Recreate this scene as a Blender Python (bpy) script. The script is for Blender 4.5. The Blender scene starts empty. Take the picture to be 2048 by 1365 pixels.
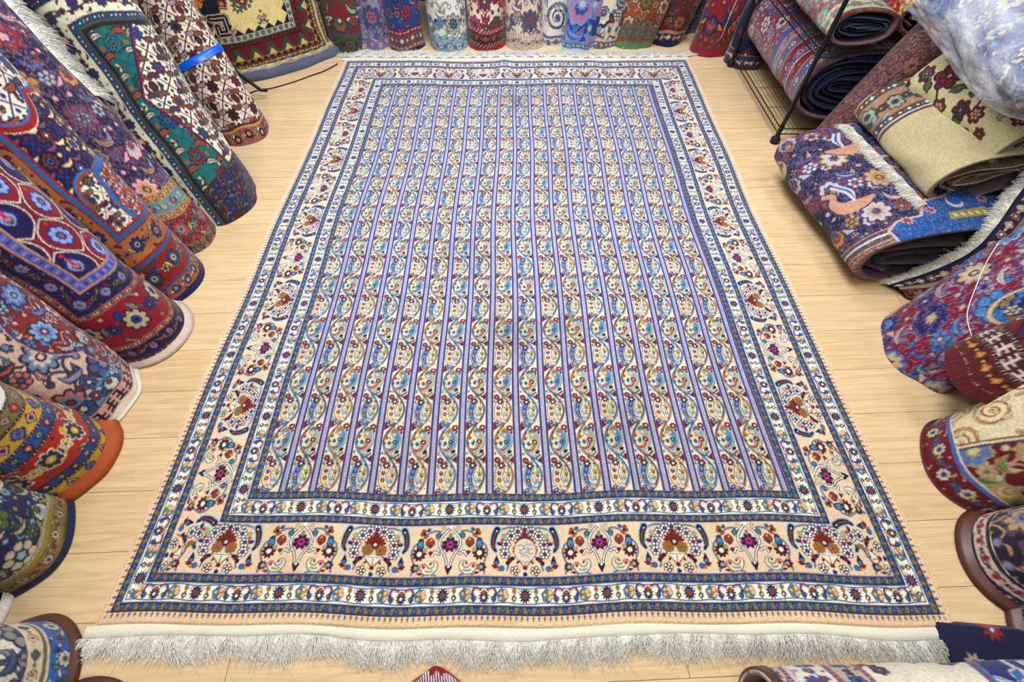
import bpy, math, random
import numpy as np
from mathutils import Vector
SC = bpy.context.scene; COL = SC.collection
# ------------------------------------------------------------------ camera, light, exposure
cam = bpy.data.cameras.new('camera'); cam.sensor_width = 36; cam.lens = 910/2048*36; cam.clip_start = .02
co = bpy.data.objects.new('camera', cam); COL.objects.link(co); SC.camera = co
_p, _y, _r = .96616, -.0003, -.00216
co.location = (0, 0, 1.5612)
F = Vector((math.sin(_y)*math.cos(_p), math.cos(_y)*math.cos(_p), -math.sin(_p))); R0 = Vector((math.cos(_y), -math.sin(_y), 0)); U0 = R0.cross(F)
R1 = math.cos(_r)*R0+math.sin(_r)*U0; U1 = R1.cross(F)
from mathutils import Matrix
co.rotation_euler = Matrix(((R1.x, U1.x, -F.x), (R1.y, U1.y, -F.y), (R1.z, U1.z, -F.z))).to_euler()
w = bpy.data.worlds.new('world'); SC.world = w; w.use_nodes = True
w.node_tree.nodes['Background'].inputs[0].default_value = (.86, .92, 1., 1); w.node_tree.nodes['Background'].inputs[1].default_value = .25
def lamp(name, loc, sx, sy, power, col=(1, .98, .95), rot=(0, 0, 0)):
    l = bpy.data.lights.new(name, 'AREA'); l.shape = 'RECTANGLE'; l.size = sx; l.size_y = sy; l.energy = power; l.color = col
    o = bpy.data.objects.new(name, l); o.location = loc; o.rotation_euler = rot; COL.objects.link(o); return o
lamp('ceiling_panel_centre', (.1, 1.7, 2.70), 1.0, 1.0, 84)
lamp('ceiling_panel_left', (-1.75, 1.3, 2.70), .5, 2.6, 20)
lamp('ceiling_panel_right', (1.95, 1.5, 2.70), .5, 2.4, 22)
lamp('ceiling_panel_back', (0, 3.4, 2.70), 2.2, .5, 62, (.80, .89, 1))
lamp('ceiling_panel_front', (0, -.8, 2.70), 2.2, .5, 26, (1, .95, .88))
SC.view_settings.view_transform = 'Standard'; SC.view_settings.look = 'None'; SC.view_settings.gamma = 1; SC.view_settings.use_curve_mapping = False
SC.view_settings.exposure = -0.06
try: SC.cycles.max_bounces = 6; SC.cycles.transparent_max_bounces = 12; SC.cycles.sample_clamp_indirect = 6
except Exception: pass
rng = np.random.RandomState(7)
# ------------------------------------------------------------------ carpet designer
KD = 400
def lin(c):
    c = np.asarray(c, np.float32)/255.0
    return np.where(c <= .04045, c/12.92, ((c+.055)/1.055)**2.4).astype(np.float32)

class Cv:
    """A small knotted-design canvas, metres in, colours 0-255."""
    def __init__(s, w, h, k, bg, wrap=False):
        s.k = k; s.W = max(1, int(round(w*k))); s.H = max(1, int(round(h*k))); s.w = w; s.h = h
        s.a = np.empty((s.H, s.W, 3), np.float32); s.a[:] = bg; s.wrap = wrap
    def _box(s, x0, y0, x1, y1):
        k = s.k
        ix = np.arange(int(math.floor(x0*k))-1, int(math.ceil(x1*k))+2)
        iy = np.arange(max(0, int(math.floor(y0*k))-1), min(s.H, int(math.ceil(y1*k))+2))
        if not s.wrap: ix = ix[(ix >= 0) & (ix < s.W)]
        elif len(ix) > s.W: ix = ix[:s.W]
        if len(ix) == 0 or len(iy) == 0: return None
        X, Y = np.meshgrid((ix+.5)/k, (iy+.5)/k)
        return ix % s.W, iy, X, Y
    def _put(s, b, m, col):
        ii = np.ix_(b[1], b[0]); sub = s.a[ii]; sub[m] = col; s.a[ii] = sub
    def polar(s, x, y, R, fn, col, rot=0., sx=1., sy=1.):
        q = R*max(sx, sy)*1.05
        b = s._box(x-q, y-q, x+q, y+q)
        if b is None: return
        dx, dy = b[2]-x, b[3]-y; c, n = math.cos(rot), math.sin(rot)
        u, v = (dx*c+dy*n)/sx, (-dx*n+dy*c)/sy
        s._put(b, np.hypot(u, v) < R*fn(np.arctan2(v, u)), col)
    def disc(s, x, y, r, col, sx=1., sy=1., rot=0.):
        s.polar(x, y, r, lambda p: 1., col, rot, sx, sy)
    def rect(s, x0, y0, x1, y1, col):
        b = s._box(x0, y0, x1, y1)
        if b is None: return
        s._put(b, (b[2] >= x0) & (b[2] < x1) & (b[3] >= y0) & (b[3] < y1), col)
    def poly(s, pts, col):
        P = np.asarray(pts, float); b = s._box(P[:, 0].min(), P[:, 1].min(), P[:, 0].max(), P[:, 1].max())
        if b is None: return
        m = np.zeros(b[2].shape, bool); n = len(P)
        for i in range(n):
            (xa, ya), (xb, yb) = P[i], P[(i+1) % n]
            if ya == yb: continue
            m ^= ((ya > b[3]) != (yb > b[3])) & (b[2] < (xb-xa)*(b[3]-ya)/(yb-ya)+xa)
        s._put(b, m, col)
    def tube(s, pts, rad, col):
        P = np.asarray(pts, float); r = np.broadcast_to(np.asarray(rad, float), (len(P),)); q = r.max()
        b = s._box(P[:, 0].min()-q, P[:, 1].min()-q, P[:, 0].max()+q, P[:, 1].max()+q)
        if b is None: return
        m = np.zeros(b[2].shape, bool)
        for i in range(len(P)-1):
            ax, ay = P[i]; ex, ey = P[i+1]-P[i]; L = ex*ex+ey*ey+1e-12
            t = np.clip(((b[2]-ax)*ex+(b[3]-ay)*ey)/L, 0, 1)
            m |= (b[2]-ax-t*ex)**2+(b[3]-ay-t*ey)**2 < (r[i]+t*(r[i+1]-r[i]))**2
        s._put(b, m, col)

def pet(n, d=.3, ph=0.): return lambda p: 1-d+d*np.abs(np.cos(n*(p-ph)/2))
def spk(n, d=.35): return lambda p: 1-d+d*(1-np.abs(((p*n/(2*math.pi)) % 1)*2-1))
def smooth(pts, n=5):
    P = np.asarray(pts, float); Q = np.vstack([2*P[0]-P[1], P, 2*P[-1]-P[-2]]); out = []
    for i in range(1, len(Q)-2):
        for t in np.linspace(0, 1, n, endpoint=False):
            a, b, c, d = Q[i-1:i+3]
            out.append(.5*((2*b)+(c-a)*t+(2*a-5*b+4*c-d)*t*t+(3*b-a-3*c+d)*t**3))
    out.append(P[-1]); return np.array(out)
def xf(pts, x, y, s=1., rot=0., flip=False):
    P = np.asarray(pts, float).copy()
    if flip: P[:, 0] *= -1
    c, n = math.cos(rot), math.sin(rot)
    return np.stack([x+s*(P[:, 0]*c-P[:, 1]*n), y+s*(P[:, 0]*n+P[:, 1]*c)], -1)

def rosette(c, x, y, r, n, petal, core, line=None, rot=0.):
    r = r*getattr(c, 'g', 1)
    if line is not None: c.polar(x, y, r, pet(n, .28), line, rot)
    c.polar(x, y, r*(.84 if line is not None else 1), pet(n, .32), petal, rot)
    c.disc(x, y, r*.36, core)
def posy(c, x, y, r, n, petal, core, line, rot=0.):          # separate round petals round a core
    r = r*getattr(c, 'g', 1)
    for i in range(n):
        a = rot+2*math.pi*i/n; px, py = x+.62*r*math.cos(a), y+.62*r*math.sin(a)
        c.disc(px, py, r*.42, line)
    for i in range(n):
        a = rot+2*math.pi*i/n; px, py = x+.64*r*math.cos(a), y+.64*r*math.sin(a)
        c.disc(px, py, r*.26, petal)
    c.disc(x, y, r*.34, line); c.disc(x, y, r*.22, core)
def palmette(c, x, y, r, cols, rot=0.):                       # fan shaped flower head, opens along +y at rot 0
    f = lambda p: (.55+.45*np.clip(np.sin(p-.0), -.35, 1))*(1-.16+.16*np.abs(np.cos(5*p)))
    for i, col in enumerate(cols): c.polar(x, y, r*(1-.24*i), f, col, rot)
    c.disc(x, y, r*.14, cols[0])
def sickle(c, x, y, s, rot, cols, flip=False, fat=1.):        # curved leaf
    P = smooth([(0, 0), (.25, .28), (.3, .62), (.08, .98)], 4); R = np.interp(np.linspace(0, 1, len(P)), [0, .3, .7, 1], [.05, .17, .13, .01])*fat
    for i, col in enumerate(cols): c.tube(xf(P, x, y, s, rot, flip), np.maximum(R*s*(1-.42*i), 1e-4), col)
def boteh(c, x, y, s, rot, cols, flip=False):                 # paisley
    P = smooth([(0, 0), (-.06, .22), (.02, .48), (.2, .66), (.38, .66), (.44, .52)], 5)
    R = np.interp(np.linspace(0, 1, len(P)), [0, .2, .45, .7, 1], [.27, .25, .17, .09, .03])
    for i, col in enumerate(cols): c.tube(xf(P, x, y, s, rot, flip), np.maximum((R-.062*i)*s, .0), col)
def leaf(c, x, y, s, rot, col, line=None, w=.2):
    w = w*getattr(c, 'g', 1)
    P = xf([(0, 0), (0, .5), (0, 1)], x, y, s, rot)
    if line is not None: c.tube(P, [s*.06, s*(w+.09), s*.04], line)
    c.tube(P, [s*.02, s*w, 0.0005], col)
def diamond(c, x, y, r, cols, asp=1.):
    for i, col in enumerate(cols):
        q = r*(1-i/len(cols)); c.poly([(x-q, y), (x, y-q*asp), (x+q, y), (x, y+q*asp)], col)
def stepd(c, x, y, r, cols, n=4):                             # stepped diamond
    for i, col in enumerate(cols):
        q = r*(1-i/len(cols))
        for j in range(n):
            a, b = q*(j+1)/n, q*(n-j)/n; c.rect(x-a, y-b, x+a, y+b, col)

# colours of the large carpet
CREAM = (236, 222, 190); PEACH = (226, 188, 148); IVORY = (240, 240, 226); MAR = (86, 18, 36); RUST = (150, 66, 34); GOLD = (160, 122, 62)
NAVY = (18, 26, 70); BLUE = (38, 96, 156); SKY = (96, 152, 196); PALE = (150, 196, 214); GREY = (128, 132, 148); LAV = (142, 148, 200); PURP = (80, 52, 108)
KHAK = (112, 102, 70); MAG = (150, 38, 110); GRN = (120, 140, 108); PINK = (228, 160, 140); DARK = (26, 22, 34); TEAL = (50, 116, 140); BRN = (96, 60, 36)

def strip_band(k):
    c = Cv(.052, .025, k, KHAK, True)
    c.rect(0, 0, .052, .0042, NAVY); c.rect(0, .0208, .052, .025, NAVY)
    c.rect(0, 0, .052, .0016, LAV); c.rect(0, .0234, .052, .025, LAV)
    for i, x in enumerate((.013, .039)):
        s = 1 if i else -1; y = .0125
        c.tube([(x-.013, y-.006*s), (x-.008, y+.006*s)], .0022, (142, 120, 88))
        c.poly([(x-.0085, y-s*.0075), (x+.0085, y-s*.0075), (x, y+s*.009)], NAVY)
        c.polar(x, y-s*.001, .0066, pet(5, .25), (30, 84, 168)); c.disc(x, y-s*.001, .0018, (110, 170, 220))
        c.disc(x-.013, y+s*.003, .0025, (168, 140, 90))
    return c.a

def strip_guard(k):                                            # ivory guard border with stars and small palmettes, mirrored
    L, H = .247, .052; c = Cv(L, H, k, (240, 238, 222), True); c.g = 1.36
    c.rect(0, 0, L, .0016, SKY); c.rect(0, H-.0016, L, H, SKY)
    for y0, s in ((.0045, 1), (H-.0045, -1)):
        t = np.linspace(0, L, 80); c.tube(np.stack([t, y0+s*.0035*np.abs(np.sin(t*2*math.pi/L+(.0 if s > 0 else math.pi/2)))**3], -1), .0011, NAVY)
    def star(x, y, r, core):
        r *= 1.15; c.polar(x, y, r, spk(12, .45), NAVY, sy=1.15); c.disc(x, y, r*.55, (42, 86, 140)); c.disc(x, y, r*.42, core)
    star(0, H/2, .0165, RUST); star(L, H/2, .0165, RUST)
    star(L/2, .021, .0145, BRN); c.disc(L/2, .033, .0075, RUST); c.disc(L/2, .0345, .003, GOLD); c.disc(L/2, .02, .0045, IVORY)
    for m in (1, -1):
        X = lambda v: L/2+m*v
        for i, a in enumerate(np.linspace(0, 2*math.pi, 6, endpoint=False)):       # blue and peach flower
            leaf(c, X(.056), .027, .0205, a+.3, (74, 140, 178) if i < 4 else PEACH, BRN, .24)
        for a in (.5, 2.2, 4.): c.disc(X(.056+.009*math.cos(a)), .025+.009*math.sin(a), .0045, PEACH)
        c.disc(X(.056), .026, .005, GOLD)
        c.tube(smooth([(X(.012), .041), (X(.026), .044), (X(.034), .034), (X(.032), .02), (X(.03), .012)]), [.003]*1+[.003]*19+[.005] if False else .0042, PURP)
        c.tube(smooth([(X(.014), .04), (X(.026), .042), (X(.032), .033)]), .0018, PINK)
        leaf(c, X(.03), .009, .018, 0, BLUE, NAVY, .25); c.disc(X(.023), .02, .0035, GOLD)
        leaf(c, X(.092), .03, .016, .2*m, GOLD, BRN, .22); leaf(c, X(.09), .009, .02, 0, KHAK, NAVY, .2); c.disc(X(.091), .018, .003, IVORY)
        leaf(c, X(.1), .034, .011, -1.0*m, PEACH, None, .25)
    return c.a

def strip_main(k):                                             # wide peach border: palmette at the ends of the tile, star medallion in the middle
    L, H = .474, .165; c = Cv(L, H, k, (230, 204, 172), True); h = L/2; c.g = 1.32
    G = (120, 126, 148)
    for m in (1, -1):
        X = lambda v: (v if m > 0 else L-v) % L                # v from 0 (palmette) to .237 (star)
        fl = m < 0; r_ = lambda a: a*m
        P = lambda pts: [((v if m > 0 else L-v), y) for v, y in pts]
        # grey stems
        c.tube(smooth(P([(.02, .15), (.045, .156), (.07, .15), (.085, .14)])), .0032, G)
        c.tube(smooth(P([(.125, .008), (.128, .04), (.118, .07), (.124, .095), (.135, .105)])), .0034, G)
        c.tube(smooth(P([(.15, .12), (.168, .138), (.19, .145), (.21, .14)])), .0034, G)
        c.tube(smooth(P([(.055, .02), (.05, .04), (.045, .06)])), .003, G)
        c.tube(smooth(P([(.2, .004), (.175, .01), (.16, .004)])), .003, G)
        # rosettes round the palmette
        for vx, y in ((0, .15), (.022, .143), (.044, .128), (.06, .1), (.062, .07)):
            posy(c, X(vx), y, .0125, 6, IVORY, RUST, (44, 40, 92))
        leaf(c, X(.07), .1, .02, r_(-1.4), NAVY, None, .25); leaf(c, X(.074), .104, .012, r_(-1.4), (70, 80, 150), None, .25)
        for vx, y in ((.02, .155), (.045, .14), (.075, .078)): leaf(c, X(vx), y, .009, r_(-.5), TEAL, None, .3)
        # blue haloed paisley
        S = smooth(P([(.088, .148), (.096, .13), (.1, .11), (.1, .092), (.092, .078)]), 5)
        c.tube(S, np.interp(np.linspace(0, 1, len(S)), [0, .6, 1], [.0135, .0115, .007]), PALE)
        c.tube(S, np.interp(np.linspace(0, 1, len(S)), [0, .6, 1], [.0105, .0085, .0045]), (64, 140, 186))
        c.tube(S, np.interp(np.linspace(0, 1, len(S)), [0, .6, 1], [.0085, .0065, .003]), DARK)
        c.tube(S[2:-4], .0032, RUST); c.disc(X(.089), .143, .003, IVORY)
        # sage bud with red tip, blue tulips
        leaf(c, X(.068), .136, .019, r_(math.pi-.1), (150, 178, 140), GRN, .28); c.poly(P([(.066, .118), (.078, .118), (.07, .1)]), (190, 56, 48))
        c.poly(P([(.089, .066), (.079, .044), (.097, .044)]), NAVY); c.disc(X(.0885), .041, .0088, NAVY); c.disc(X(.0885), .039, .0072, (44, 122, 190)); c.disc(X(.0885), .036, .0026, PALE)
        # dark leaf clusters lower middle
        c.disc(X(.047), .05, .0078, (120, 30, 26)); c.disc(X(.038), .056, .0062, NAVY); c.disc(X(.054), .041, .0062, NAVY)
        leaf(c, X(.105), .034, .026, r_(math.pi/2+.25), (120, 34, 24), None, .22); c.disc(X(.072), .024, .0088, NAVY); c.disc(X(.071), .024, .0072, (44, 122, 190)); c.disc(X(.082), .02, .005, GOLD)
        posy(c, X(.031), .018, .0115, 5, (246, 236, 214), IVORY, DARK)
        # maroon rosettes
        rosette(c, X(.143), .072, .0175, 10, (84, 22, 24), (200, 222, 216)); c.disc(X(.143), .072, .0072, (214, 230, 222))
        c.polar(X(.134), .028, .0145, pet(7, .3), MAR); c.disc(X(.136), .028, .006, (120, 180, 200)); leaf(c, X(.138), .024, .017, r_(-1.4), GOLD, None, .3)
        leaf(c, X(.14), .012, .02, r_(-1.75), (110, 28, 30), None, .18)
        # rust butterflies and blue tulips beside the star
        for q in ((.147, .136), (.16, .128), (.151, .146)): c.disc(X(q[0]), q[1], .0075, (140, 86, 48))
        c.disc(X(.154), .137, .005, NAVY); leaf(c, X(.16), .144, .017, r_(-.9), BLUE, NAVY, .2); c.disc(X(.164), .124, .004, PINK)
        c.poly(P([(.136, .118), (.152, .118), (.156, .094), (.149, .086), (.144, .094), (.137, .086), (.132, .096)]), NAVY)
        c.poly(P([(.138, .112), (.15, .112), (.153, .096), (.148, .09), (.144, .1), (.138, .09), (.135, .098)]), (72, 146, 192)); c.disc(X(.144), .118, .005, BRN)
        leaf(c, X(.176), .124, .034, r_(math.pi-.12), RUST, (110, 50, 30), .26); leaf(c, X(.176), .104, .015, r_(math.pi), PURP, None, .3); c.disc(X(.176), .116, .003, PEACH)
        leaf(c, X(.163), .092, .018, r_(math.pi-.4), (170, 160, 120), GRN, .25)
        leaf(c, X(.203), .142, .026, r_(math.pi-.35), (64, 130, 150), NAVY, .2)
        leaf(c, X(.188), .07, .02, r_(1.2), (110, 36, 26), None, .25)
        # pale paisley with red head near the outer edge
        S = smooth(P([(.16, .03), (.17, .018), (.186, .018), (.198, .03), (.196, .044), (.184, .046)]), 5); tt = np.linspace(0, 1, len(S))
        c.tube(S, np.interp(tt, [0, .25, .6, 1], [.0125, .0125, .0075, .003]), (98, 100, 130))
        c.tube(S, np.interp(tt, [0, .25, .6, 1], [.0095, .0095, .0045, .001]), (226, 222, 190)); c.disc(X(.16), .032, .006, (196, 44, 40))
        c.tube(S[4:12], .0028, (134, 160, 130)); c.disc(X(.181), .04, .003, NAVY)
        # ivory scroll ring round the star
        S = smooth(P([(.237, .155), (.226, .144), (.208, .122), (.204, .1), (.212, .08), (.204, .07), (.192, .078), (.183, .066)]), 6)
        c.tube(S, .0044, NAVY); c.tube(S, .0026, IVORY)
        S = smooth(P([(.21, .082), (.22, .07), (.228, .05), (.232, .03)]), 5); c.tube(S, .0042, NAVY); c.tube(S, .0022, IVORY)
        for a, b in ((.214, .138), (.2, .112), (.203, .092)): leaf(c, X(a), b, .011, r_(1.3), IVORY, NAVY, .2)
        leaf(c, X(.221), .082, .03, r_(.25), RUST, None, .16)
        leaf(c, X(.222), .152, .018, r_(1.3), (206, 190, 140), GRN, .2)
    # palmette head over a small footed bowl
    c.polar(0, .1, .036, spk(16, .26), (120, 36, 22), math.pi/2, 1, 1); c.poly([(-.012, .125), (.012, .125), (0, .152)], (120, 36, 22))
    for m in (1, -1):
        c.polar(m*.021, .083, .0205, pet(9, .2), (152, 110, 60)); leaf(c, m*.014, .076, .018, -.7*m, (170, 60, 40), None, .12)
    c.disc(0, .1, .0125, (104, 26, 20)); c.disc(0, .1, .006, (190, 214, 222)); c.poly([(-.009, .066), (.009, .066), (0, .088)], (200, 214, 190))
    c.rect(-.032, .059, .032, .065, NAVY); c.rect(-.028, .061, .028, .064, (230, 236, 240))
    c.poly([(-.026, .058), (.026, .058), (0, .033)], (240, 228, 206)); c.tube([(-.024, .054), (-.006, .034), (0, .03), (.006, .034), (.024, .054)], .0013, BRN); c.tube([(0, .056), (0, .034)], .001, BRN)
    for m in (1, -1): leaf(c, m*.026, .038, .014, m*.5, MAR, None, .2)
    leaf(c, 0, .018, .018, 0, (110, 26, 32), None, .3); c.polar(0, .008, .014, pet(7, .4), IVORY); c.polar(0, .008, .01, spk(9, .6), NAVY)
    # star medallion
    c.polar(h, .1, .026, pet(8, .5), NAVY, .39); c.polar(h, .1, .02, pet(8, .6), (116, 36, 96), 0.); c.polar(h, .1, .011, pet(5, .3), (206, 60, 130)); c.disc(h, .1, .005, NAVY)
    c.disc(h, .133, .005, GOLD); c.disc(h, .127, .006, GRN); c.disc(h, .158, .006, IVORY); c.poly([(h-.012, .03), (h+.012, .03), (h, .004)], DARK); c.disc(h, .026, .009, NAVY); c.disc(h, .03, .004, IVORY)
    c.rect(0, 0, L, .0022, LAV); c.rect(0, H-.0022, L, H, LAV)
    return c.a

def strip_edge(k, plain):                                      # peach selvedge with little arrow spikes, outer edge first
    w = .0165; c = Cv(2*w, plain+.016, k, (236, 204, 168), True)
    for i, col in ((0, (96, 112, 120)), (1, (132, 104, 84))):
        x = w*(i+.5); y = plain+.016
        c.rect(x-.0014, y-.014, x+.0014, y, col); c.rect(x-.0038, y-.0085, x+.0038, y-.005, col)
    return c.a

def field_cells(k):                                            # three colourings of the serpentine vine and paisley cell
    out = []
    for vi in range(6):
        vine = ((78, 128, 168), (104, 100, 100), (156, 128, 84))[vi % 3]; alt = vi % 2
        c = Cv(.1006, .247, k, (224, 212, 182), False); c.g = 1.3; H = .1235
        def Q(pts, dy=0): return [(a/1000+.0, b/1000+dy) for a, b in pts]
        # paisley cells with a pale ground inside the vine loops
        for dy, cx in ((0, .036), (H, .034)):
            c.disc(cx, dy+.06, .0545, (92, 100, 120), .60, 1.0); c.disc(cx, dy+.06, .0528, (232, 224, 196), .60, 1.0); c.disc(cx, dy+.06, .0508, (112, 118, 128), .59, 1.0); c.disc(cx, dy+.06, .0492, (216, 206, 166), .59, 1.0)
        q_ = np.random.RandomState(vi)
        for _ in range(64): x_, y_ = q_.uniform(.002, .068), q_.uniform(0, .247); leaf(c, x_, y_, .0075, q_.uniform(0, 6.3), ((96, 112, 128), (150, 130, 84), (84, 120, 150), (120, 60, 70), (120, 136, 110))[q_.randint(5)], None, .22)
        y = np.linspace(-.01, .257, 70); x = .035+.0305*np.sin(2*math.pi*y/.247)
        V = np.stack([x, y], -1)
        c.tube(V, .0052, (236, 230, 206)); c.tube(V, .0040, (70, 72, 92)); c.tube(V, .0029, vine)
        for dy, m in ((0, 1), (H, -1), (2*H, 1)):                # side arcs at the crossings
            S = smooth([(.035-m*.028, dy-.008 if 0 else dy+.012*-1), (.035-m*.014, dy-.001), (.035, dy+.003), (.035+m*.0, dy+.004)])
            S2 = smooth([(.035, dy-.004), (.035-m*.014, dy+.002), (.035-m*.028, dy+.013)])
            for SS in (S, S2): c.tube(SS, .0036, (70, 72, 92)); c.tube(SS, .0024, vine)
            c.disc(.035, dy, .0022, (44, 66, 104))
        # A
        S = smooth(Q([(27, 97), (21, 80), (16, 60), (18, 38), (27, 22), (40, 15), (48, 17)]), 5); t = np.linspace(0, 1, len(S)); R = np.interp(t, [0, .15, .5, .8, 1], [10, 11.5, 10, 5, 1.5])/1000
        c.tube(S, R+.0036, (60, 76, 110)); c.tube(S, R+.0012, (240, 230, 196)); c.tube(S, R-.0008, (60, 112, 160) if alt else (222, 190, 148))
        c.tube(S[6:16], .0045, (196, 206, 170) if not alt else (104, 170, 196)); c.tube(S[-12:], .0022, (206, 110, 70)); c.tube(S[-9:-4], .0022, (244, 190, 168))
        rosette(c, .026, .096, .0096, 6, (80, 14, 34), IVORY)
        c.disc(.0185, .07, .0072, (44, 54, 124)); c.disc(.0195, .073, .003, (150, 180, 210)); c.polar(.0175, .066, .0056, pet(5, .3), (150, 40, 104))
        rosette(c, .0185, .045, .0062, 5, (120, 34, 20), (236, 180, 90))
        S = smooth(Q([(34, 60), (30, 45), (35, 30), (46, 28), (52, 40)]), 5); c.tube(S, .0019, (150, 190, 214)); c.tube(S, .0009, IVORY)
        leaf(c, .038, .034, .025, 0, (220, 232, 232), DARK, .16); c.tube([(.038, .04), (.038, .05)], .0012, (60, 90, 130))
        c.tube(Q([(51, 36), (50, 98)]), .0011, (90, 104, 84)); c.polar(.0505, .063, .0066, pet(5, .35), (164, 66, 44)); leaf(c, .0505, .066, .014, .9, (150, 156, 96), None, .2); leaf(c, .0505, .066, .014, -.9, (150, 156, 96), None, .2); leaf(c, .0505, .045, .011, 2.6, GRN, None, .2)
        c.polar(.051, .094, .0052, pet(4, .4), (70, 54, 104)); c.disc(.051, .092, .0018, (210, 190, 150))
        rosette(c, .012, .115, .0096, 8, (104, 24, 44), (206, 150, 140)); c.disc(.011, .115, .0018, MAR)
        c.disc(.0045, .096, .0048, (66, 128, 152), .8, 1.5); c.polar(.011, .011, .0082, pet(5, .35), (24, 70, 128)); c.disc(.011, .012, .003, (180, 214, 232))
        c.poly(Q([(71, 102), (55, 117), (71, 134)]), (116, 24, 44)); c.poly(Q([(70, 113), (63, 118), (70, 124)]), (60, 14, 30))
        # B
        S = smooth(Q([(42, 94), (52, 82), (54, 60), (46, 40), (32, 27), (18, 30)], H), 5); t = np.linspace(0, 1, len(S)); R = np.interp(t, [0, .2, .5, .8, 1], [11, 11, 9.5, 4.5, 1.5])/1000
        c.tube(S, R+.0036, (66, 80, 104)); c.tube(S, R+.0012, (240, 230, 196)); c.tube(S, R-.0008, (150, 164, 156) if alt else (92, 138, 172))
        hd = (104, 108, 100) if alt else (168, 120, 48)
        for q in ((.033, .101), (.04, .105), (.048, .102)): c.disc(q[0], H+q[1], .006, hd)
        c.disc(.042, H+.088, .005, (236, 190, 170)); c.tube(S[8:15], .004, (188, 176, 120) if alt else (64, 128, 172))
        if alt: rosette(c, .048, H+.06, .0085, 7, (104, 26, 34), (240, 180, 170)); c.tube(smooth(Q([(47, 52), (42, 38), (30, 28), (20, 30)], H)), .0034, (170, 74, 40))
        else: rosette(c, .045, H+.06, .0066, 6, (30, 30, 40), (190, 200, 160)); c.tube(smooth(Q([(40, 36), (32, 29), (24, 28)], H)), .003, (180, 50, 60))
        c.tube(smooth(Q([(8, 42), (14, 30), (26, 21), (40, 19)], H)), .0016, (120, 140, 170))
        c.tube(Q([(14, 92), (14, 70)], H), .0012, BRN); c.polar(.014, H+.074, .0078, pet(6, .3), (190, 160, 70)); c.polar(.014, H+.074, .006, pet(5, .3), (168, 60, 36)); c.polar(.018, H+.096, .005, pet(4, .4), (110, 56, 84))
        leaf(c, .025, H+.045, .019, -.1, (28, 96, 168), None, .27); leaf(c, .008, H+.047, .012, 0, TEAL, NAVY, .25)
        leaf(c, .048, H+.018, .02, -1.0, DARK, None, .24); leaf(c, .065, H+.09, .016, 0, (50, 50, 124), None, .2)
        rosette(c, .059, H+.114, .0098, 8, (100, 20, 40), (222, 150, 146), None, .3); c.tube(Q([(55, 114), (65, 114)], H), .001, (232, 190, 180)); c.tube(Q([(60, 109), (60, 119)], H), .001, (232, 190, 180))
        c.poly(Q([(0, 102), (15, 118), (0, 134)], H), (116, 24, 44)); c.poly(Q([(0, -12), (14, -1), (0, 12)], 0), (116, 24, 44))
        c.disc(.0045, H+.016, .0044, (66, 128, 152), .8, 1.4); c.tube(Q([(33, 8), (33, 14)], 0), .0014, (90, 120, 150)); c.tube(Q([(36, 8), (36, 14)], H), .0014, (90, 120, 150))
        # lavender stripe with a speckled core
        c.rect(.0700, 0, .1006, .247, (190, 192, 204)); c.rect(.0708, 0, .0762, .247, (70, 40, 100)); c.rect(.0762, 0, .0802, .247, (116, 118, 170))
        c.rect(.0906, 0, .0944, .247, (116, 118, 170)); c.rect(.0944, 0, .0998, .247, (70, 40, 100))
        for j in range(31):
            y = (j+.5)*.247/31; c.rect(.0822, y-.0028, .0850, y+.0003, (58, 66, 84)); c.rect(.0860, y, .0886, y+.0030, (80, 92, 112)); c.rect(.0826, y+.001, .0846, y+.003, (170, 190, 150))
        out.append(c.a)
    return out

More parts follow.
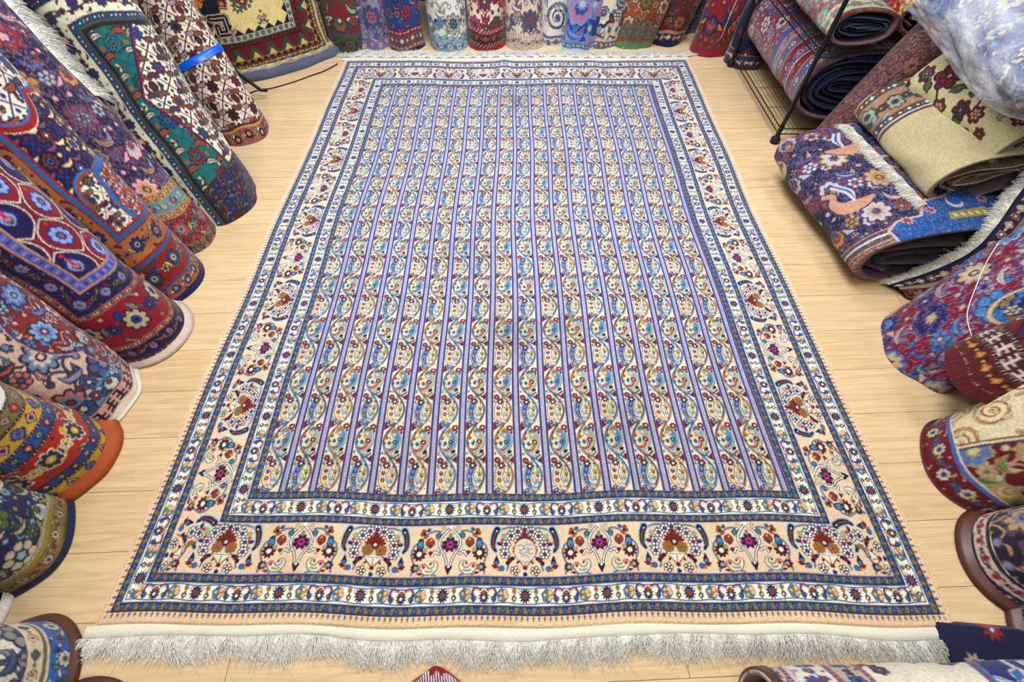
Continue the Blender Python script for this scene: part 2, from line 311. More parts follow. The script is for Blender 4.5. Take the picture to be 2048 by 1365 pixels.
def big_rug_image(k, W, L, sw, ew):
    """sw / ew: scale of the border widths along the sides / the ends; returns image, row 0 = near end"""
    nx, ny = int(W*k), int(L*k); img = np.empty((ny, nx, 3), np.float32)
    cells = field_cells(k)
    bx, by = .350, .389
    cw, nr = (W-2*bx)/18, 11; ch = (L-2*by)/nr
    xs, ys = (np.arange(nx)+.5)/k, (np.arange(ny)+.5)/k
    fx = xs-bx+.0; col = np.clip(np.floor(fx/cw), 0, 17).astype(int); uu = ((fx/cw-col))*.1006
    # the cell starts right after a stripe
    iu = np.clip((uu*k).astype(int), 0, cells[0].shape[1]-1)
    fy = (ys-by)/ch; iv = np.clip(((fy % 1)*.247*k).astype(int), 0, cells[0].shape[0]-1)
    order = [0, 1, 2]*6; alts = [(order[i] if (order[i] % 2 == (i % 2)) else order[i]+3) for i in range(18)]
    big = np.stack(cells)
    sel = np.array(alts)[col]
    img[:] = big[sel[None, :], iv[:, None], iu[None, :]]
    # borders
    guard, band, main, = strip_guard(k), strip_band(k), strip_main(k)
    es, ee = strip_edge(k, .016), strip_edge(k, .020)
    dx = np.minimum(xs, W-xs)/(bx/.389); 
    dy = np.minimum(ys, L-ys)
    D = np.minimum(dx[None, :], dy[:, None]); side = dx[None, :] < dy[:, None]
    T = np.where(side, (ys[:, None]-L/2)/1.097, xs[None, :]-W/2)
    e0 = .036
    lay = [(0, e0, ee), (e0, e0+.025, band), (.061, .113, guard), (.113, .138, band), (.138, .288, main), (.288, .311, band), (.311, .363, guard), (.363, .389, band)]
    for i, (a, b, s) in enumerate(lay):
        m = (D >= a) & (D < b); d = D[m]; t = T[m]
        per = s.shape[1]/k
        r = np.clip(((d-a)/(b-a)*s.shape[0]).astype(int), 0, s.shape[0]-1)
        q = ((t/per) % 1*s.shape[1]).astype(int) % s.shape[1]
        img[m] = s[r, q]
    # signature cartouche in the near border, a little lettered oval of grey-blue strokes
    x0, y0 = W/2+.0, .138+.150*.50
    c = Cv(W, .40, k, (0, 0, 0)); c.a = img[:c.H]; c.W = nx
    c.disc(x0, y0, .035, (116, 150, 180), 1., 1.02); c.disc(x0, y0, .0325, (234, 206, 172), 1., 1.02)
    for pts in (((-24, 12), (-14, 16), (-4, 12), (6, 18), (16, 14)), ((-22, 4), (-12, 0), (-2, 6), (10, 2), (24, 6)), ((-20, -6), (-8, -10), (4, -4), (14, -10), (22, -8)), ((-10, -18), (0, -14), (12, -20)), ((-6, 14), (-4, 2)), ((8, 10), (12, -4)), ((-14, -2), (-12, -14)), ((2, 22), (8, 26)), ((16, 20), (24, 16))):
        c.tube(smooth([(x0+a/1000, y0+b/1000) for a, b in pts]), .0016, (120, 156, 184))
    img[:c.H] = c.a
    return img
# ------------------------------------------------------------------ smaller carpets: borders and fields
def strip(kind, w, k, bg, P, per=None):
    """P: list of colours; first is the outline colour"""
    L = per or max(w*2.2, .03); c = Cv(L, w, k, bg, True); h = w/2
    if kind == 'flower':
        t = np.linspace(0, L, 40); c.tube(np.stack([t, h+h*.45*np.sin(t*2*math.pi/L)], -1), w*.03, P[4])
        for m, x in ((1, L*.25), (-1, L*.75)):
            rosette(c, x, h-m*h*.12, w*.33, 8, P[1], P[2], P[0]); c.disc(x, h-m*h*.12, w*.05, P[0])
            leaf(c, x+L*.13, h+m*w*.1, w*.32, .5*m, P[3], P[0], .24); leaf(c, x-L*.13, h+m*w*.1, w*.32, -.5*m, P[2], P[0], .24)
            sickle(c, (x+L*.25) % L, h+m*w*.32, w*.42, 1.3 if m > 0 else -1.9, [P[0], P[3]])
        for x in (0, L*.5, L): posy(c, x, h, w*.17, 5, P[2], P[3], P[0]); c.disc(x, w*.12, w*.05, P[3]); c.disc(x, w*.88, w*.05, P[1])
    elif kind == 'small':
        for i in range(2):
            x = L*(i+.5)/2; rosette(c, x, h, w*.34, 4+2*i, P[1+i], P[3], P[0]); c.disc((x+L/4) % L, h, w*.11, P[2+i])
    elif kind == 'plain': pass
    elif kind == 'dots':
        for i in range(2): c.rect(L*i/2, w*.2, L*(i+.55)/2, w*.8, P[1+i % 2])
    elif kind == 'geo':
        for i in range(2):
            x = L*(i+.5)/2
            if i: stepd(c, x, h, w*.4, [P[0], P[1], P[2], P[3]][:3], 3)
            else: diamond(c, x, h, w*.42, [P[0], P[3], P[2], P[0]], .9)
        c.rect(0, 0, L, w*.05, P[0]); c.rect(0, w*.95, L, w, P[0])
    elif kind == 'saw':
        c.poly([(0, 0), (L/2, w), (L, 0)], P[1]); c.poly([(L*.25, 0), (L/2, w*.5), (L*.75, 0)], P[0])
    elif kind == 'key':
        q = w*.09
        for x0, s in ((0, 1), (L/2, -1)):
            for a, b, d, e in ((.1, .1, .9, .24), (.42, .1, .58, .9), (.12, .42, .88, .56), (.1, .76, .5, .9)):
                aa, dd = (a, d) if s > 0 else (1-d, 1-a); c.rect(x0+aa*L/2, b*w, x0+dd*L/2, e*w, P[0])
    elif kind == 'diag':
        for x in (0, L/2, L): c.tube([(x-w*.35, w*.1), (x+w*.35, w*.9)], w*.1, P[1]); c.tube([(x-w*.35+L/4, w*.1), (x+w*.35+L/4, w*.9)], w*.08, P[2])
    elif kind == 'cross':
        for i in range(2):
            x = L*(i+.5)/2
            if i: c.polar(x, h, w*.38, spk(8, .4), P[1])
            else: c.rect(x-w*.34, h-w*.12, x+w*.34, h+w*.12, P[2]); c.rect(x-w*.12, h-w*.34, x+w*.12, h+w*.34, P[2])
            c.disc(x, h, w*.1, P[3]); c.disc((x+L/4) % L, h, w*.13, P[3]); c.disc((x+L/4) % L, h, w*.06, bg)
    return c.a

def field(style, W, H, k, bg, P, s=.12, seed=1):
    c = Cv(W, H, k, bg); R = np.random.RandomState(seed); n = len(P)
    C = lambda i: P[1+i % (n-1)]
    nx, ny = int(W/s)+2, int(H/s)+2
    if style == 'floral':
        for q in range(int(W*H/s/s*7)):                       # small filler sprigs
            x, y, t = R.uniform(0, W), R.uniform(0, H), R.randint(0, 4)
            if t == 0: leaf(c, x, y, s*.16, R.uniform(0, 6.3), C(R.randint(9)), P[0], .22)
            elif t == 1: c.disc(x, y, s*.05, P[0]); c.disc(x, y, s*.034, C(R.randint(9)))
            elif t == 2: posy(c, x, y, s*.085, 4, C(R.randint(9)), C(R.randint(9)), P[0])
            else: sickle(c, x, y, s*.2, R.uniform(0, 6.3), [P[0], C(R.randint(9))], bool(R.randint(2)))
        for j in range(ny+1):
            for i in range(-1, nx+1):
                x, y = (i+.5*(j % 2))*s, j*s*.9; m = 1 if (i+j) % 2 else -1
                for q in (1, -1):
                    S = smooth([(x, y), (x+q*s*.3, y+s*.12*m), (x+q*s*.48, y+s*.42), (x+q*s*.3, y+s*.62), (x+q*s*.16, y+s*.5)]); c.tube(S, s*.026, P[0]); c.tube(S, s*.014, P[-1])
                    sickle(c, x+q*s*.34, y+s*.26, s*.42, -q*.9, [P[0], C(i+j+2), C(i+1)], q < 0, 1.25); leaf(c, x+q*s*.42, y+s*.1, s*.22, q*2., C(j), P[0], .28)
                    c.disc(x+q*s*.16, y+s*.5, s*.075, P[0]); c.disc(x+q*s*.16, y+s*.5, s*.05, C(i+3))
        for j in range(ny+1):
            for i in range(-1, nx+1):
                x, y = (i+.5*(j % 2))*s, j*s*.9; q = (i*2+j*3) % 5
                if q < 2:
                    for w_ in (-1, 1): leaf(c, x, y, s*.5, w_*(1.15 if j % 2 == 0 else 2.), C(i+3), P[0], .17)
                    palmette(c, x, y, s*.42, [P[0], C(i+j), C(i+j+1), C(i+j+2)], (0, math.pi)[j % 2]); c.polar(x, y, s*.13, spk(9, .5), P[0]); c.disc(x, y, s*.06, C(i))
                elif q == 2: rosette(c, x, y, s*.34, 8, C(i+j+1), C(i+1), P[0]); c.polar(x, y, s*.19, pet(8, .4), C(i+j+3)); c.disc(x, y, s*.09, P[0]); c.disc(x, y, s*.05, C(j))
                elif q == 3: c.polar(x, y, s*.38, spk(14, .3), P[0]); rosette(c, x, y, s*.3, 8, C(i+2), C(i+4), C(i)); c.polar(x, y, s*.12, spk(6, .5), P[0])
                else: c.disc(x, y, s*.3, C(i+2)); posy(c, x, y, s*.34, 7, C(i), C(i+1), P[0]); c.polar(x, y, s*.1, pet(5, .4), C(i+3))
                posy(c, x+s*.5, y, s*.17, 6, C(i+j), C(j+1), P[0])
                rosette(c, x+s*.27, y+s*.72, s*.14, 6, C(i+2), C(i), P[0])
    elif style == 'herati':
        for j in range(ny+1):
            for i in range(-1, nx+1):
                x, y = (i+.5*(j % 2))*s, j*s*.5
                L_ = [(x-s*.5, y), (x, y+s*.5), (x+s*.5, y)]; c.tube(L_, s*.014, P[-1])
        for j in range(ny*2+2):
            for i in range(-1, nx+1):
                x, y = (i+.5*(j % 2))*s, j*s*.5
                if j % 2 == 0:
                    rosette(c, x, y, s*.24, 8, C(i+j//2), C(i+1), P[0]); c.polar(x, y, s*.14, pet(8, .4), P[0]); c.polar(x, y, s*.1, pet(6, .4), C(i+2)); c.disc(x, y, s*.035, P[0])
                    for q in (1, -1):
                        sickle(c, x+q*s*.15, y+q*s*.24, s*.40, -q*1.2, [P[0], C(2), C(0)], q < 0, 1.45); sickle(c, x-q*s*.15, y+q*s*.24, s*.40, q*1.2, [P[0], C(3), C(1)], q > 0, 1.45)
                        c.disc(x+q*s*.33, y, s*.06, C(3)); c.disc(x, y+q*s*.33, s*.055, C(4))
                else:
                    posy(c, x, y, s*.15, 6, C(i+j), C(1), P[0]); leaf(c, x, y+s*.12, s*.14, 0, C(2), P[0], .3); leaf(c, x, y-s*.12, s*.14, math.pi, C(2), P[0], .3)
                    stepd(c, x+s*.25, y, s*.08, [P[0], C(i+3)], 3)
                    for q in (-1, 1):
                        for w_ in (-1, 1): leaf(c, x+q*s*.16, y+w_*s*.1, s*.15, q*w_*-2.2 if w_ > 0 else q*-.9, C(i+q), P[0], .26); c.disc(x+q*s*.2, y+w_*s*.2, s*.035, C(j+w_))
    elif style == 'lattice':
        for j in range(ny+1):
            for i in range(-1, nx+1):
                x, y = (i+.5*(j % 2))*s, j*s*.75
                S = smooth([(x, y-s*.52), (x+s*.32, y-s*.28), (x+s*.42, y), (x+s*.32, y+s*.28), (x, y+s*.52)]); S2 = S.copy(); S2[:, 0] = 2*x-S2[:, 0]
                if (i+j) % 2: c.poly(np.vstack([S, S2[::-1]]), P[1])
                c.tube(S, s*.035, P[0]); c.tube(S2, s*.035, P[0]); c.tube(S, s*.022, P[2]); c.tube(S2, s*.022, P[2])
        for j in range(ny+1):
            for i in range(-1, nx+1):
                x, y = (i+.5*(j % 2))*s, j*s*.75
                if (i+j) % 2: palmette(c, x, y-.03*s, s*.32, [P[4], P[5], P[6]], 0); leaf(c, x, y, s*.3, 0, P[3], P[5], .16)
                else: posy(c, x, y, s*.27, 8, P[5], P[3], P[4]); c.disc(x, y, s*.06, P[6])
                c.disc(x, y+s*.38, s*.05, P[3])
    elif style == 'scroll':
        for j in range(ny+1):
            for i in range(-1, nx+1):
                x, y = (i+.5*(j % 2))*s, j*s*.8; m = 1 if (i+j) % 2 else -1
                t = np.linspace(0, 4.4*math.pi, 40); r = s*.4*(1-t/(4.8*math.pi)); rot = R.uniform(0, 6)
                S = np.stack([x+m*r*np.cos(t+rot), y+r*np.sin(t+rot)], -1)
                c.tube(S[:26], np.linspace(s*.06, s*.02, 26), P[1]); c.tube(S[:24], np.linspace(s*.04, s*.008, 24), P[2]); c.tube(S, s*.014, P[0])
                for a in (4, 9, 14, 19): leaf(c, S[a][0], S[a][1], s*.24, R.uniform(0, 6.3), P[2], P[1], .24)
                rosette(c, x, y, s*.1, 6, P[3], P[1], P[0])
    elif style == 'open':
        for x, y, sc, q in ((.15, .18, 1, 0), (.42, .1, .8, 1), (.3, .42, 1.1, 0), (.62, .36, 1, 1), (.12, .62, .9, 1), (.46, .7, 1, 0), (.78, .66, 1, 0), (.8, .12, 1, 0), (.95, .42, 1, 1), (.2, .92, 1, 0), (.7, .95, 1, 1), (.02, .38, 1, 0), (.52, .55, .8, 1), (.36, .24, .9, 0), (.64, .18, .9, 1), (.98, .2, .9, 0), (1.1, .62, 1, 1), (.95, .85, 1, 0)):
            u = s*sc
            if q: boteh(c, x+u*.6, y-u*.2, u*.7, -.6, [P[4], bg, P[4]], False); boteh(c, x-u*.6, y-u*.2, u*.7, .6, [P[4], bg, P[4]], True)
            c.tube(smooth([(x-u, y-u*.5), (x-u*.3, y), (x+u*.4, y+u*.5)]), u*.03, P[0])
            for a, b, t in ((0, 0, .42), (-.75, -.42, .28), (.62, .52, .3), (-.3, .62, .24), (.5, -.4, .2)):
                rosette(c, x+a*u, y+b*u, u*t, 6, P[1], P[2], P[0]); posy(c, x+a*u, y+b*u, u*t*.62, 6, C(int(abs(a*10))), P[3], P[0])
            for a in (.6, 2.2, 4.1): leaf(c, x+u*.5*math.cos(a), y+u*.5*math.sin(a), u*.4, a, P[5 % n], P[0], .25)
    elif style == 'tribal':
        for j in range(ny+1):
            for i in range(-1, nx+1):
                x, y = (i+.5*(j % 2))*s, j*s*.62
                diamond(c, x, y, s*.42, [P[0], C(i+j), P[0], C(i+j+1), P[0]], 1.05)
                for q in range(8):
                    a = q*math.pi/4+.39; c.rect(x+s*.36*math.cos(a)-s*.025, y+s*.36*math.sin(a)-s*.025, x+s*.36*math.cos(a)+s*.025, y+s*.36*math.sin(a)+s*.025, C(2))
                c.rect(x-s*.03, y-s*.03, x+s*.03, y+s*.03, C(2)); stepd(c, x+s*.5, y, s*.1, [C(i+2), P[0], C(j)], 3)
                c.polar(x+s*.25, y+s*.3, s*.06, pet(4, .5), C(i+3))
    elif style == 'stars':
        for j in range(ny*2):
            for i in range(-1, nx+1):
                x, y = (i+.5*(j % 2))*s, j*s*.5
                c.polar(x, y, s*.17, spk(8, .45), C(i+j)); c.disc(x, y, s*.06, C(i+j+1)); c.disc(x, y, s*.03, P[0])
    elif style == 'blank': pass
    return c.a

def rug(W, H, k, layers, fld, side='', end=True, regions=()):
    """layers outer -> inner: (width, kind, bg, colours); fld = (style, bg, colours, scale, seed)"""
    nx, ny = int(round(W*k)), int(round(H*k))
    def fimg(f):
        a = field(f[0], W, H, k, f[1], f[2], *f[3:]); b = np.empty((ny, nx, 3), np.float32); b[:] = a[:ny, :nx]; return b
    img = fimg(fld); xs, ys = (np.arange(nx)+.5)/k, (np.arange(ny)+.5)/k; X, Y = np.meshgrid(xs, ys)
    for fn, f, lines in regions:
        sd = fn(X, Y); g = fimg(f); m = sd < 0; img[m] = g[m]; o = 0
        for wd, col in lines: m = (sd >= o) & (sd < o+wd); img[m] = col; o += wd
    dx = np.full_like(X, 9.); 
    if 'L' in side: dx = X
    if 'R' in side: dx = np.minimum(dx, W-X)
    dy = Y if end else np.full_like(Y, 9.); D = np.minimum(dx, dy); T = np.where(dx < dy, Y, X); a = 0
    for ly in layers:
        w = ly[0]; st = strip(ly[1], w, k, ly[2], ly[3] if len(ly) > 3 else None, ly[4] if len(ly) > 4 else None); m = (D >= a) & (D < a+w)
        r = np.clip(((D[m]-a)/w*st.shape[0]).astype(int), 0, st.shape[0]-1); q = (T[m]*k).astype(int) % st.shape[1]; img[m] = st[r, q]; a += w
    return img
def lobed(cx, cy, rx, ry, n=8, d=.12):
    return lambda X, Y: (np.hypot((X-cx)/rx, (Y-cy)/ry)-(1-d+d*np.abs(np.cos(n/2*np.arctan2((Y-cy)/ry, (X-cx)/rx)))))*min(rx, ry)
def dia(cx, cy, rx, ry, zig=0.):
    return lambda X, Y: (np.abs(X-cx)/rx+np.abs(Y-cy)/ry-1+zig*(np.abs(((X*14) % 1)-.5)))*min(rx, ry)
def designs():
    k = KD; D = {}
    IV, CR, NV, RD, MR, BL, SK, TL, OC, GN, PK, BK, RS, VI, YL, OL = (232, 228, 212), (224, 208, 176), (28, 30, 72), (158, 34, 36), (96, 20, 32), (40, 84, 150), (120, 164, 200), (22, 104, 116), (166, 110, 56), (88, 104, 68), (206, 134, 140), (26, 22, 28), (160, 76, 44), (104, 96, 160), (210, 172, 66), (112, 112, 62)
    guard = lambda w, a, b, line: [(w*.2, 'plain', line), (w*.6, 'small', a, [line, b, IV, RD]), (w*.2, 'plain', line)]
    # L0 geometric cream carpet
    D['kazak'] = rug(1.1, 1.0, k, [(.012, 'plain', (206, 190, 140)), (.038, 'cross', (58, 78, 62), [BK, (196, 120, 60), (200, 90, 60), CR]), (.02, 'saw', (196, 110, 48), [BK, BK]), (.075, 'saw', (112, 26, 32), [(214, 190, 120), (60, 80, 70)], .11), (.006, 'plain', BK), (.026, 'key', (112, 44, 40), [(40, 30, 30)]), (.036, 'cross', (150, 180, 170), [BK, MR, MR, CR]), (.03, 'saw', (230, 214, 150), [BK, (44, 24, 30)])],
        ('stars', (232, 216, 152), [BK, (110, 60, 50), (90, 100, 90), (232, 216, 152), (60, 50, 40)], .24, 3), 'R', True,
        [(dia(.40, .58, .36, .34, .25), ('stars', (24, 28, 52), [BK, (220, 120, 50), (170, 60, 50), (200, 190, 150)], .13), [(.004, (236, 220, 170)), (.008, MR)]),
         (dia(.40, .62, .25, .25, .1), ('stars', (216, 134, 48), [BK, (40, 40, 60), (110, 30, 34), (214, 200, 150)], .12), [(.004, BK)]), (dia(.40, .66, .15, .15, .2), ('stars', (120, 26, 34), [BK, (60, 90, 80), (200, 190, 150)], .08), [(.004, BK), (.02, (140, 160, 140)), (.004, MR)])])
    c = Cv(1.1, 1.0, k, (0, 0, 0)); c.a = D['kazak']
    for m in (1, -1):                                           # ram-horn hooks of the medallion, small latch-hook medallions
        for x0, y0 in ((.40, .27),):
            H_ = [(x0+m*.02, y0+.05), (x0+m*.10, y0+.05), (x0+m*.10, y0-.035), (x0+m*.045, y0-.035), (x0+m*.045, y0+.005)]
            c.tube(H_, .026, MR); c.tube(H_, .022, CR); c.tube(H_, .017, (24, 28, 52)); c.tube(H_, .003, CR)
    for x, y in ((.64, .40), (.12, .38), (.66, .82)):
        for q in range(12):
            t = q*math.pi/6; c.rect(x+.058*math.cos(t)-.009, y+.058*math.sin(t)-.009, x+.058*math.cos(t)+.009, y+.058*math.sin(t)+.009, (92, 96, 88))
        diamond(c, x, y, .058, [(92, 96, 88), (150, 50, 40), (232, 216, 152), (92, 96, 88)])
        for q in (-.012, .012): c.rect(x-.02, y+q-.003, x+.02, y+q+.003, (60, 50, 44)); c.rect(x+q-.003, y-.02, x+q+.003, y+.02, (60, 50, 44))
    for x, y in ((.52, .24), (.28, .22), (.72, .28)): diamond(c, x-.016, y, .018, [(90, 40, 44), CR, (90, 40, 44)]); diamond(c, x+.016, y, .018, [(90, 40, 44), CR, (90, 40, 44)]); stepd(c, x, y+.03, .008, [BK], 3)
    D['herati_ivory'] = rug(1.0, 1.5, k, [(.07, 'flower', (150, 96, 88), [BK, MR, CR, OC, BK]), (.01, 'plain', (190, 150, 90)), (.01, 'plain', MR)], ('herati', (230, 220, 200), [(50, 22, 34), (116, 32, 48), (70, 76, 84), (150, 96, 60), (206, 180, 180), (64, 40, 50), (60, 30, 38)], .135), '', True,
        [(dia(.16, .92, .2, .26), ('herati', MR, [BK, (130, 40, 46), (80, 90, 80), OC, CR, BK], .1), [(.006, CR), (.01, (60, 70, 50)), (.008, MR)])])
    D['teal'] = rug(1.2, 1.0, k, [(.07, 'floral' if 0 else 'flower', (92, 30, 40), [BK, BL, RD, TL, OC]), (.006, 'plain', (60, 60, 44)), (.03, 'small', (30, 66, 110), [BK, (120, 30, 50), (30, 100, 120), CR]), (.005, 'plain', CR), (.072, 'flower', (226, 222, 196), [(60, 44, 50), (26, 62, 124), (110, 26, 50), (70, 70, 74), (84, 54, 60)], .2), (.005, 'plain', CR), (.028, 'small', (30, 80, 120), [BK, (120, 30, 50), (30, 100, 120), CR]), (.006, 'plain', (90, 80, 44)), (.016, 'plain', (40, 34, 50))],
        ('herati', (22, 110, 110), [(40, 40, 60), (26, 80, 140), (150, 40, 50), (206, 190, 150), (170, 90, 50), (60, 110, 120), (40, 90, 90)], .15), 'L', True,
        [(dia(.60, .50, .32, .62), ('herati', (232, 226, 208), [(60, 44, 50), (50, 84, 150), (110, 40, 80), (150, 84, 44), (60, 70, 90), (70, 50, 56)], .135), [(.008, (130, 30, 60)), (.006, (30, 40, 80))]),
         (lambda X, Y: (1.0-Y)-.20+.25*np.abs(X-.5), ('herati', (50, 44, 84), [BK, (60, 90, 140), (110, 30, 50), (90, 110, 110), (130, 90, 60)], .1), [(.006, MR)])])
    D['teal'] = D['teal'][::-1].copy()
    D['speckled'] = rug(1.1, 1.5, k, [(.05, 'flower', (140, 100, 70), [(60, 50, 40), (70, 80, 90), GN, (120, 40, 50), OL]), (.11, 'flower', (132, 36, 52), [(40, 60, 60), (190, 70, 90), (90, 160, 160), (200, 160, 90), (60, 90, 100)], .26), (.03, 'small', (190, 140, 80), [(110, 60, 50), (110, 130, 110), (150, 70, 60), CR]), (.045, 'small', (96, 150, 160), [(60, 50, 90), (150, 60, 80), (200, 190, 160), PK]), (.03, 'small', (190, 140, 80), [(110, 60, 50), (110, 130, 110), (150, 70, 60), CR])],
        ('floral', (56, 44, 84), [(90, 60, 100), (240, 176, 186), (176, 196, 196), (206, 160, 80), (160, 60, 70), (90, 110, 150), (110, 90, 120)], .16), '', True)
    D['navy_medallion'] = rug(1.1, 1.5, k, [(.03, 'plain', (30, 34, 84)), (.05, 'flower', (160, 96, 56), [NV, BL, CR, MR, NV], .12), (.01, 'plain', (50, 90, 150)), (.10, 'flower', (150, 30, 32), [BK, (30, 90, 130), (220, 190, 130), BL, (110, 120, 110)], .24), (.014, 'plain', (60, 96, 150)), (.008, 'plain', RD), (.085, 'flower', (176, 112, 60), [NV, (34, 56, 110), (200, 150, 110), (120, 30, 70), OL], .2), (.006, 'plain', RD), (.016, 'plain', (64, 100, 156)), (.008, 'plain', RD)],
        ('herati', (24, 30, 84), [(20, 20, 56), (60, 110, 180), (230, 232, 226), (150, 60, 50), (226, 180, 120), (120, 30, 80), (70, 90, 150)], .12), 'L', True,
        [(lobed(.40, .98, .3, .26, 8, .22), ('herati', (238, 232, 216), [NV, BL, RD, (110, 60, 60), OC, (60, 60, 120)], .14), [(.008, (60, 120, 190)), (.02, RD), (.004, CR)]),
         (lobed(.46, .36, .17, .17, 6, .2), ('herati', (238, 232, 216), [NV, (50, 80, 90), (80, 90, 70), OC, MR], .1), [(.01, RS), (.008, (60, 120, 190))]),
         (lobed(.50, .38, .085, .13, 6, .12), ('herati', (176, 44, 36), [NV, (60, 110, 150), CR, OC, IV], .07), [(.016, (50, 110, 180)), (.004, RS)])])
    D['crimson_lattice'] = rug(1.1, 1.5, k, [(.012, 'plain', (110, 60, 70)), (.022, 'small', (90, 50, 76), [NV, VI, OC, CR]), (.05, 'flower', (30, 26, 74), [BK, (130, 110, 170), OC, (150, 36, 46), (150, 120, 90)], .15), (.02, 'small', (150, 96, 90), [MR, (60, 60, 110), OC, CR]), (.135, 'flower', (142, 18, 44), [(40, 20, 60), (190, 176, 140), (44, 60, 140), (130, 130, 110), (130, 70, 110)], .30), (.02, 'small', (150, 100, 90), [MR, (60, 60, 110), OC, CR]), (.062, 'flower', (34, 28, 84), [BK, (130, 130, 190), (150, 120, 70), (150, 30, 50), (110, 80, 90)], .17), (.006, 'plain', (190, 140, 110)), (.026, 'dots', (96, 104, 180), [BK, (60, 70, 150), (140, 140, 200)], .03), (.006, 'plain', (190, 140, 110))],
        ('lattice', (142, 20, 46), [(40, 24, 70), (34, 26, 90), (220, 204, 180), (220, 40, 60), (30, 50, 130), (150, 170, 220), (150, 110, 90)], .13), 'L', True,
        [(lambda X, Y: .44+.35*np.abs(X-.42)*-1-(-Y)*-1, ('floral', (216, 206, 180), [(90, 30, 60), (50, 110, 190), (130, 140, 80), (150, 30, 60), PK, (70, 110, 70)], .1), [])][:0])
    D['sky_scroll'] = rug(1.1, 1.5, k, [(.022, 'plain', (226, 220, 206)), (.05, 'key', (206, 168, 156), [(34, 28, 62)], .1), (.006, 'plain', (120, 60, 70))],
        ('scroll' if 0 else 'floral', (224, 196, 176), [(60, 50, 80), (120, 150, 190), (150, 60, 60), (230, 210, 196), (80, 100, 150), (200, 130, 120), (60, 80, 110)], .17), '', True,
        [(lambda X, Y: np.where(Y < .13, -1, 1)*.02, ('floral', (92, 158, 198), [(40, 60, 100), (150, 56, 50), (190, 214, 226), CR, (60, 90, 150)], .12), []),
         (lobed(.78, .36, .26, .30, 6, .2), ('floral', (140, 52, 46), [(60, 40, 70), (140, 180, 210), (220, 200, 190), (110, 130, 190), (230, 170, 150)], .13), [(.006, (60, 70, 120)), (.004, (230, 170, 160))]),
         (lobed(.72, .80, .24, .26, 4, .2), ('floral', (96, 160, 196), [(50, 60, 100), (214, 220, 230), (210, 180, 190), (120, 120, 190), (150, 60, 60)], .12), [(.004, (150, 130, 190)), (.006, (220, 190, 180))])])
    D['striped_geometric'] = rug(1.1, 1.5, k, [(.022, 'geo', (96, 100, 60), [BK, (180, 60, 50), (220, 190, 180), (90, 120, 110)], .08), (.006, 'dots', BK, [BK, CR, BK], .01), (.046, 'geo', (190, 158, 50), [(60, 40, 70), (70, 120, 180), (110, 50, 80), (200, 190, 160)], .13), (.006, 'dots', BK, [BK, CR, BK], .01), (.032, 'geo', (40, 70, 130), [BK, (180, 70, 60), (210, 190, 190), (70, 120, 100)], .09),
        (.118, 'flower', (172, 44, 34), [(226, 220, 200), (40, 50, 84), (206, 170, 60), (60, 80, 84), (200, 180, 120)], .22), (.006, 'dots', BK, [BK, CR, BK], .01), (.036, 'geo', (44, 80, 150), [BK, (200, 80, 70), (220, 190, 190), (80, 130, 110)], .09), (.006, 'dots', BK, [BK, CR, BK], .01), (.054, 'geo', (200, 168, 60), [(80, 40, 70), (80, 130, 190), (110, 50, 90), (220, 200, 170)], .11), (.006, 'dots', BK, [BK, CR, BK], .01), (.044, 'geo', (122, 124, 74), [(110, 40, 50), (150, 60, 60), (210, 120, 110), (120, 170, 160)], .09), (.006, 'dots', BK, [BK, CR, BK], .01)],
        ('blank', (232, 232, 226), [BK, BK]), 'L', True)
    D['navy_cream'] = rug(1.1, 1.5, k, [(.012, 'plain', (90, 84, 40)), (.05, 'flower', (140, 116, 64), [(70, 60, 30), (190, 190, 180), (110, 60, 50), (90, 110, 140), (200, 190, 130)], .14), (.016, 'plain', (150, 140, 60)), (.012, 'diag', (200, 200, 180), [BK, OL, OL])],
        ('floral', (24, 34, 84), [(30, 40, 80), (224, 208, 180), (150, 180, 200), (160, 150, 70), (200, 190, 160), (90, 110, 60)], .13), '', True,
        [(lobed(.58, .46, .2, .26, 6, .3), ('floral', (224, 206, 168), [(110, 90, 80), (90, 130, 180), (226, 220, 200), (190, 140, 50), (200, 170, 130), (150, 60, 50)], .16), [(.006, (236, 226, 200))])])
    D['blue_cream'] = rug(1.1, 1.5, k, [(.008, 'plain', (226, 218, 200)), (.075, 'flower', (54, 110, 180), [(44, 50, 80), (200, 200, 190), (130, 120, 110), (40, 60, 120), (220, 214, 190)], .2), (.006, 'plain', CR), (.01, 'plain', (120, 110, 90)), (.04, 'small', (222, 210, 184), [(110, 90, 70), (60, 90, 140), CR, OL])],
        ('floral', (226, 222, 206), [(60, 60, 90), (120, 140, 170), (60, 100, 130), (200, 180, 150), (150, 150, 150), (90, 110, 140)], .15), '', True)
    # far row
    def far(name, bands, fl, scale=.13, H=.7):
        D[name] = rug(.95, H, k, bands, (fl[0], fl[1], fl[2], scale*1.25), '', True)
    far('red_green', [(.09, 'flower', (70, 84, 50), [BK, (110, 90, 50), (60, 60, 110), (90, 120, 60), OL]), (.02, 'plain', (84, 76, 120))], ('floral', (134, 42, 42), [(50, 70, 60), (60, 90, 90), (190, 200, 190), (180, 70, 60), (70, 110, 70)]), .16)
    far('mauve', [(.06, 'flower', (130, 120, 156), [(80, 80, 120), (190, 180, 190), PK, (90, 110, 160), VI])], ('floral', (150, 140, 170), [(80, 84, 120), (206, 190, 200), (190, 100, 120), (100, 130, 180), (176, 170, 190), (70, 90, 140)]), .17)
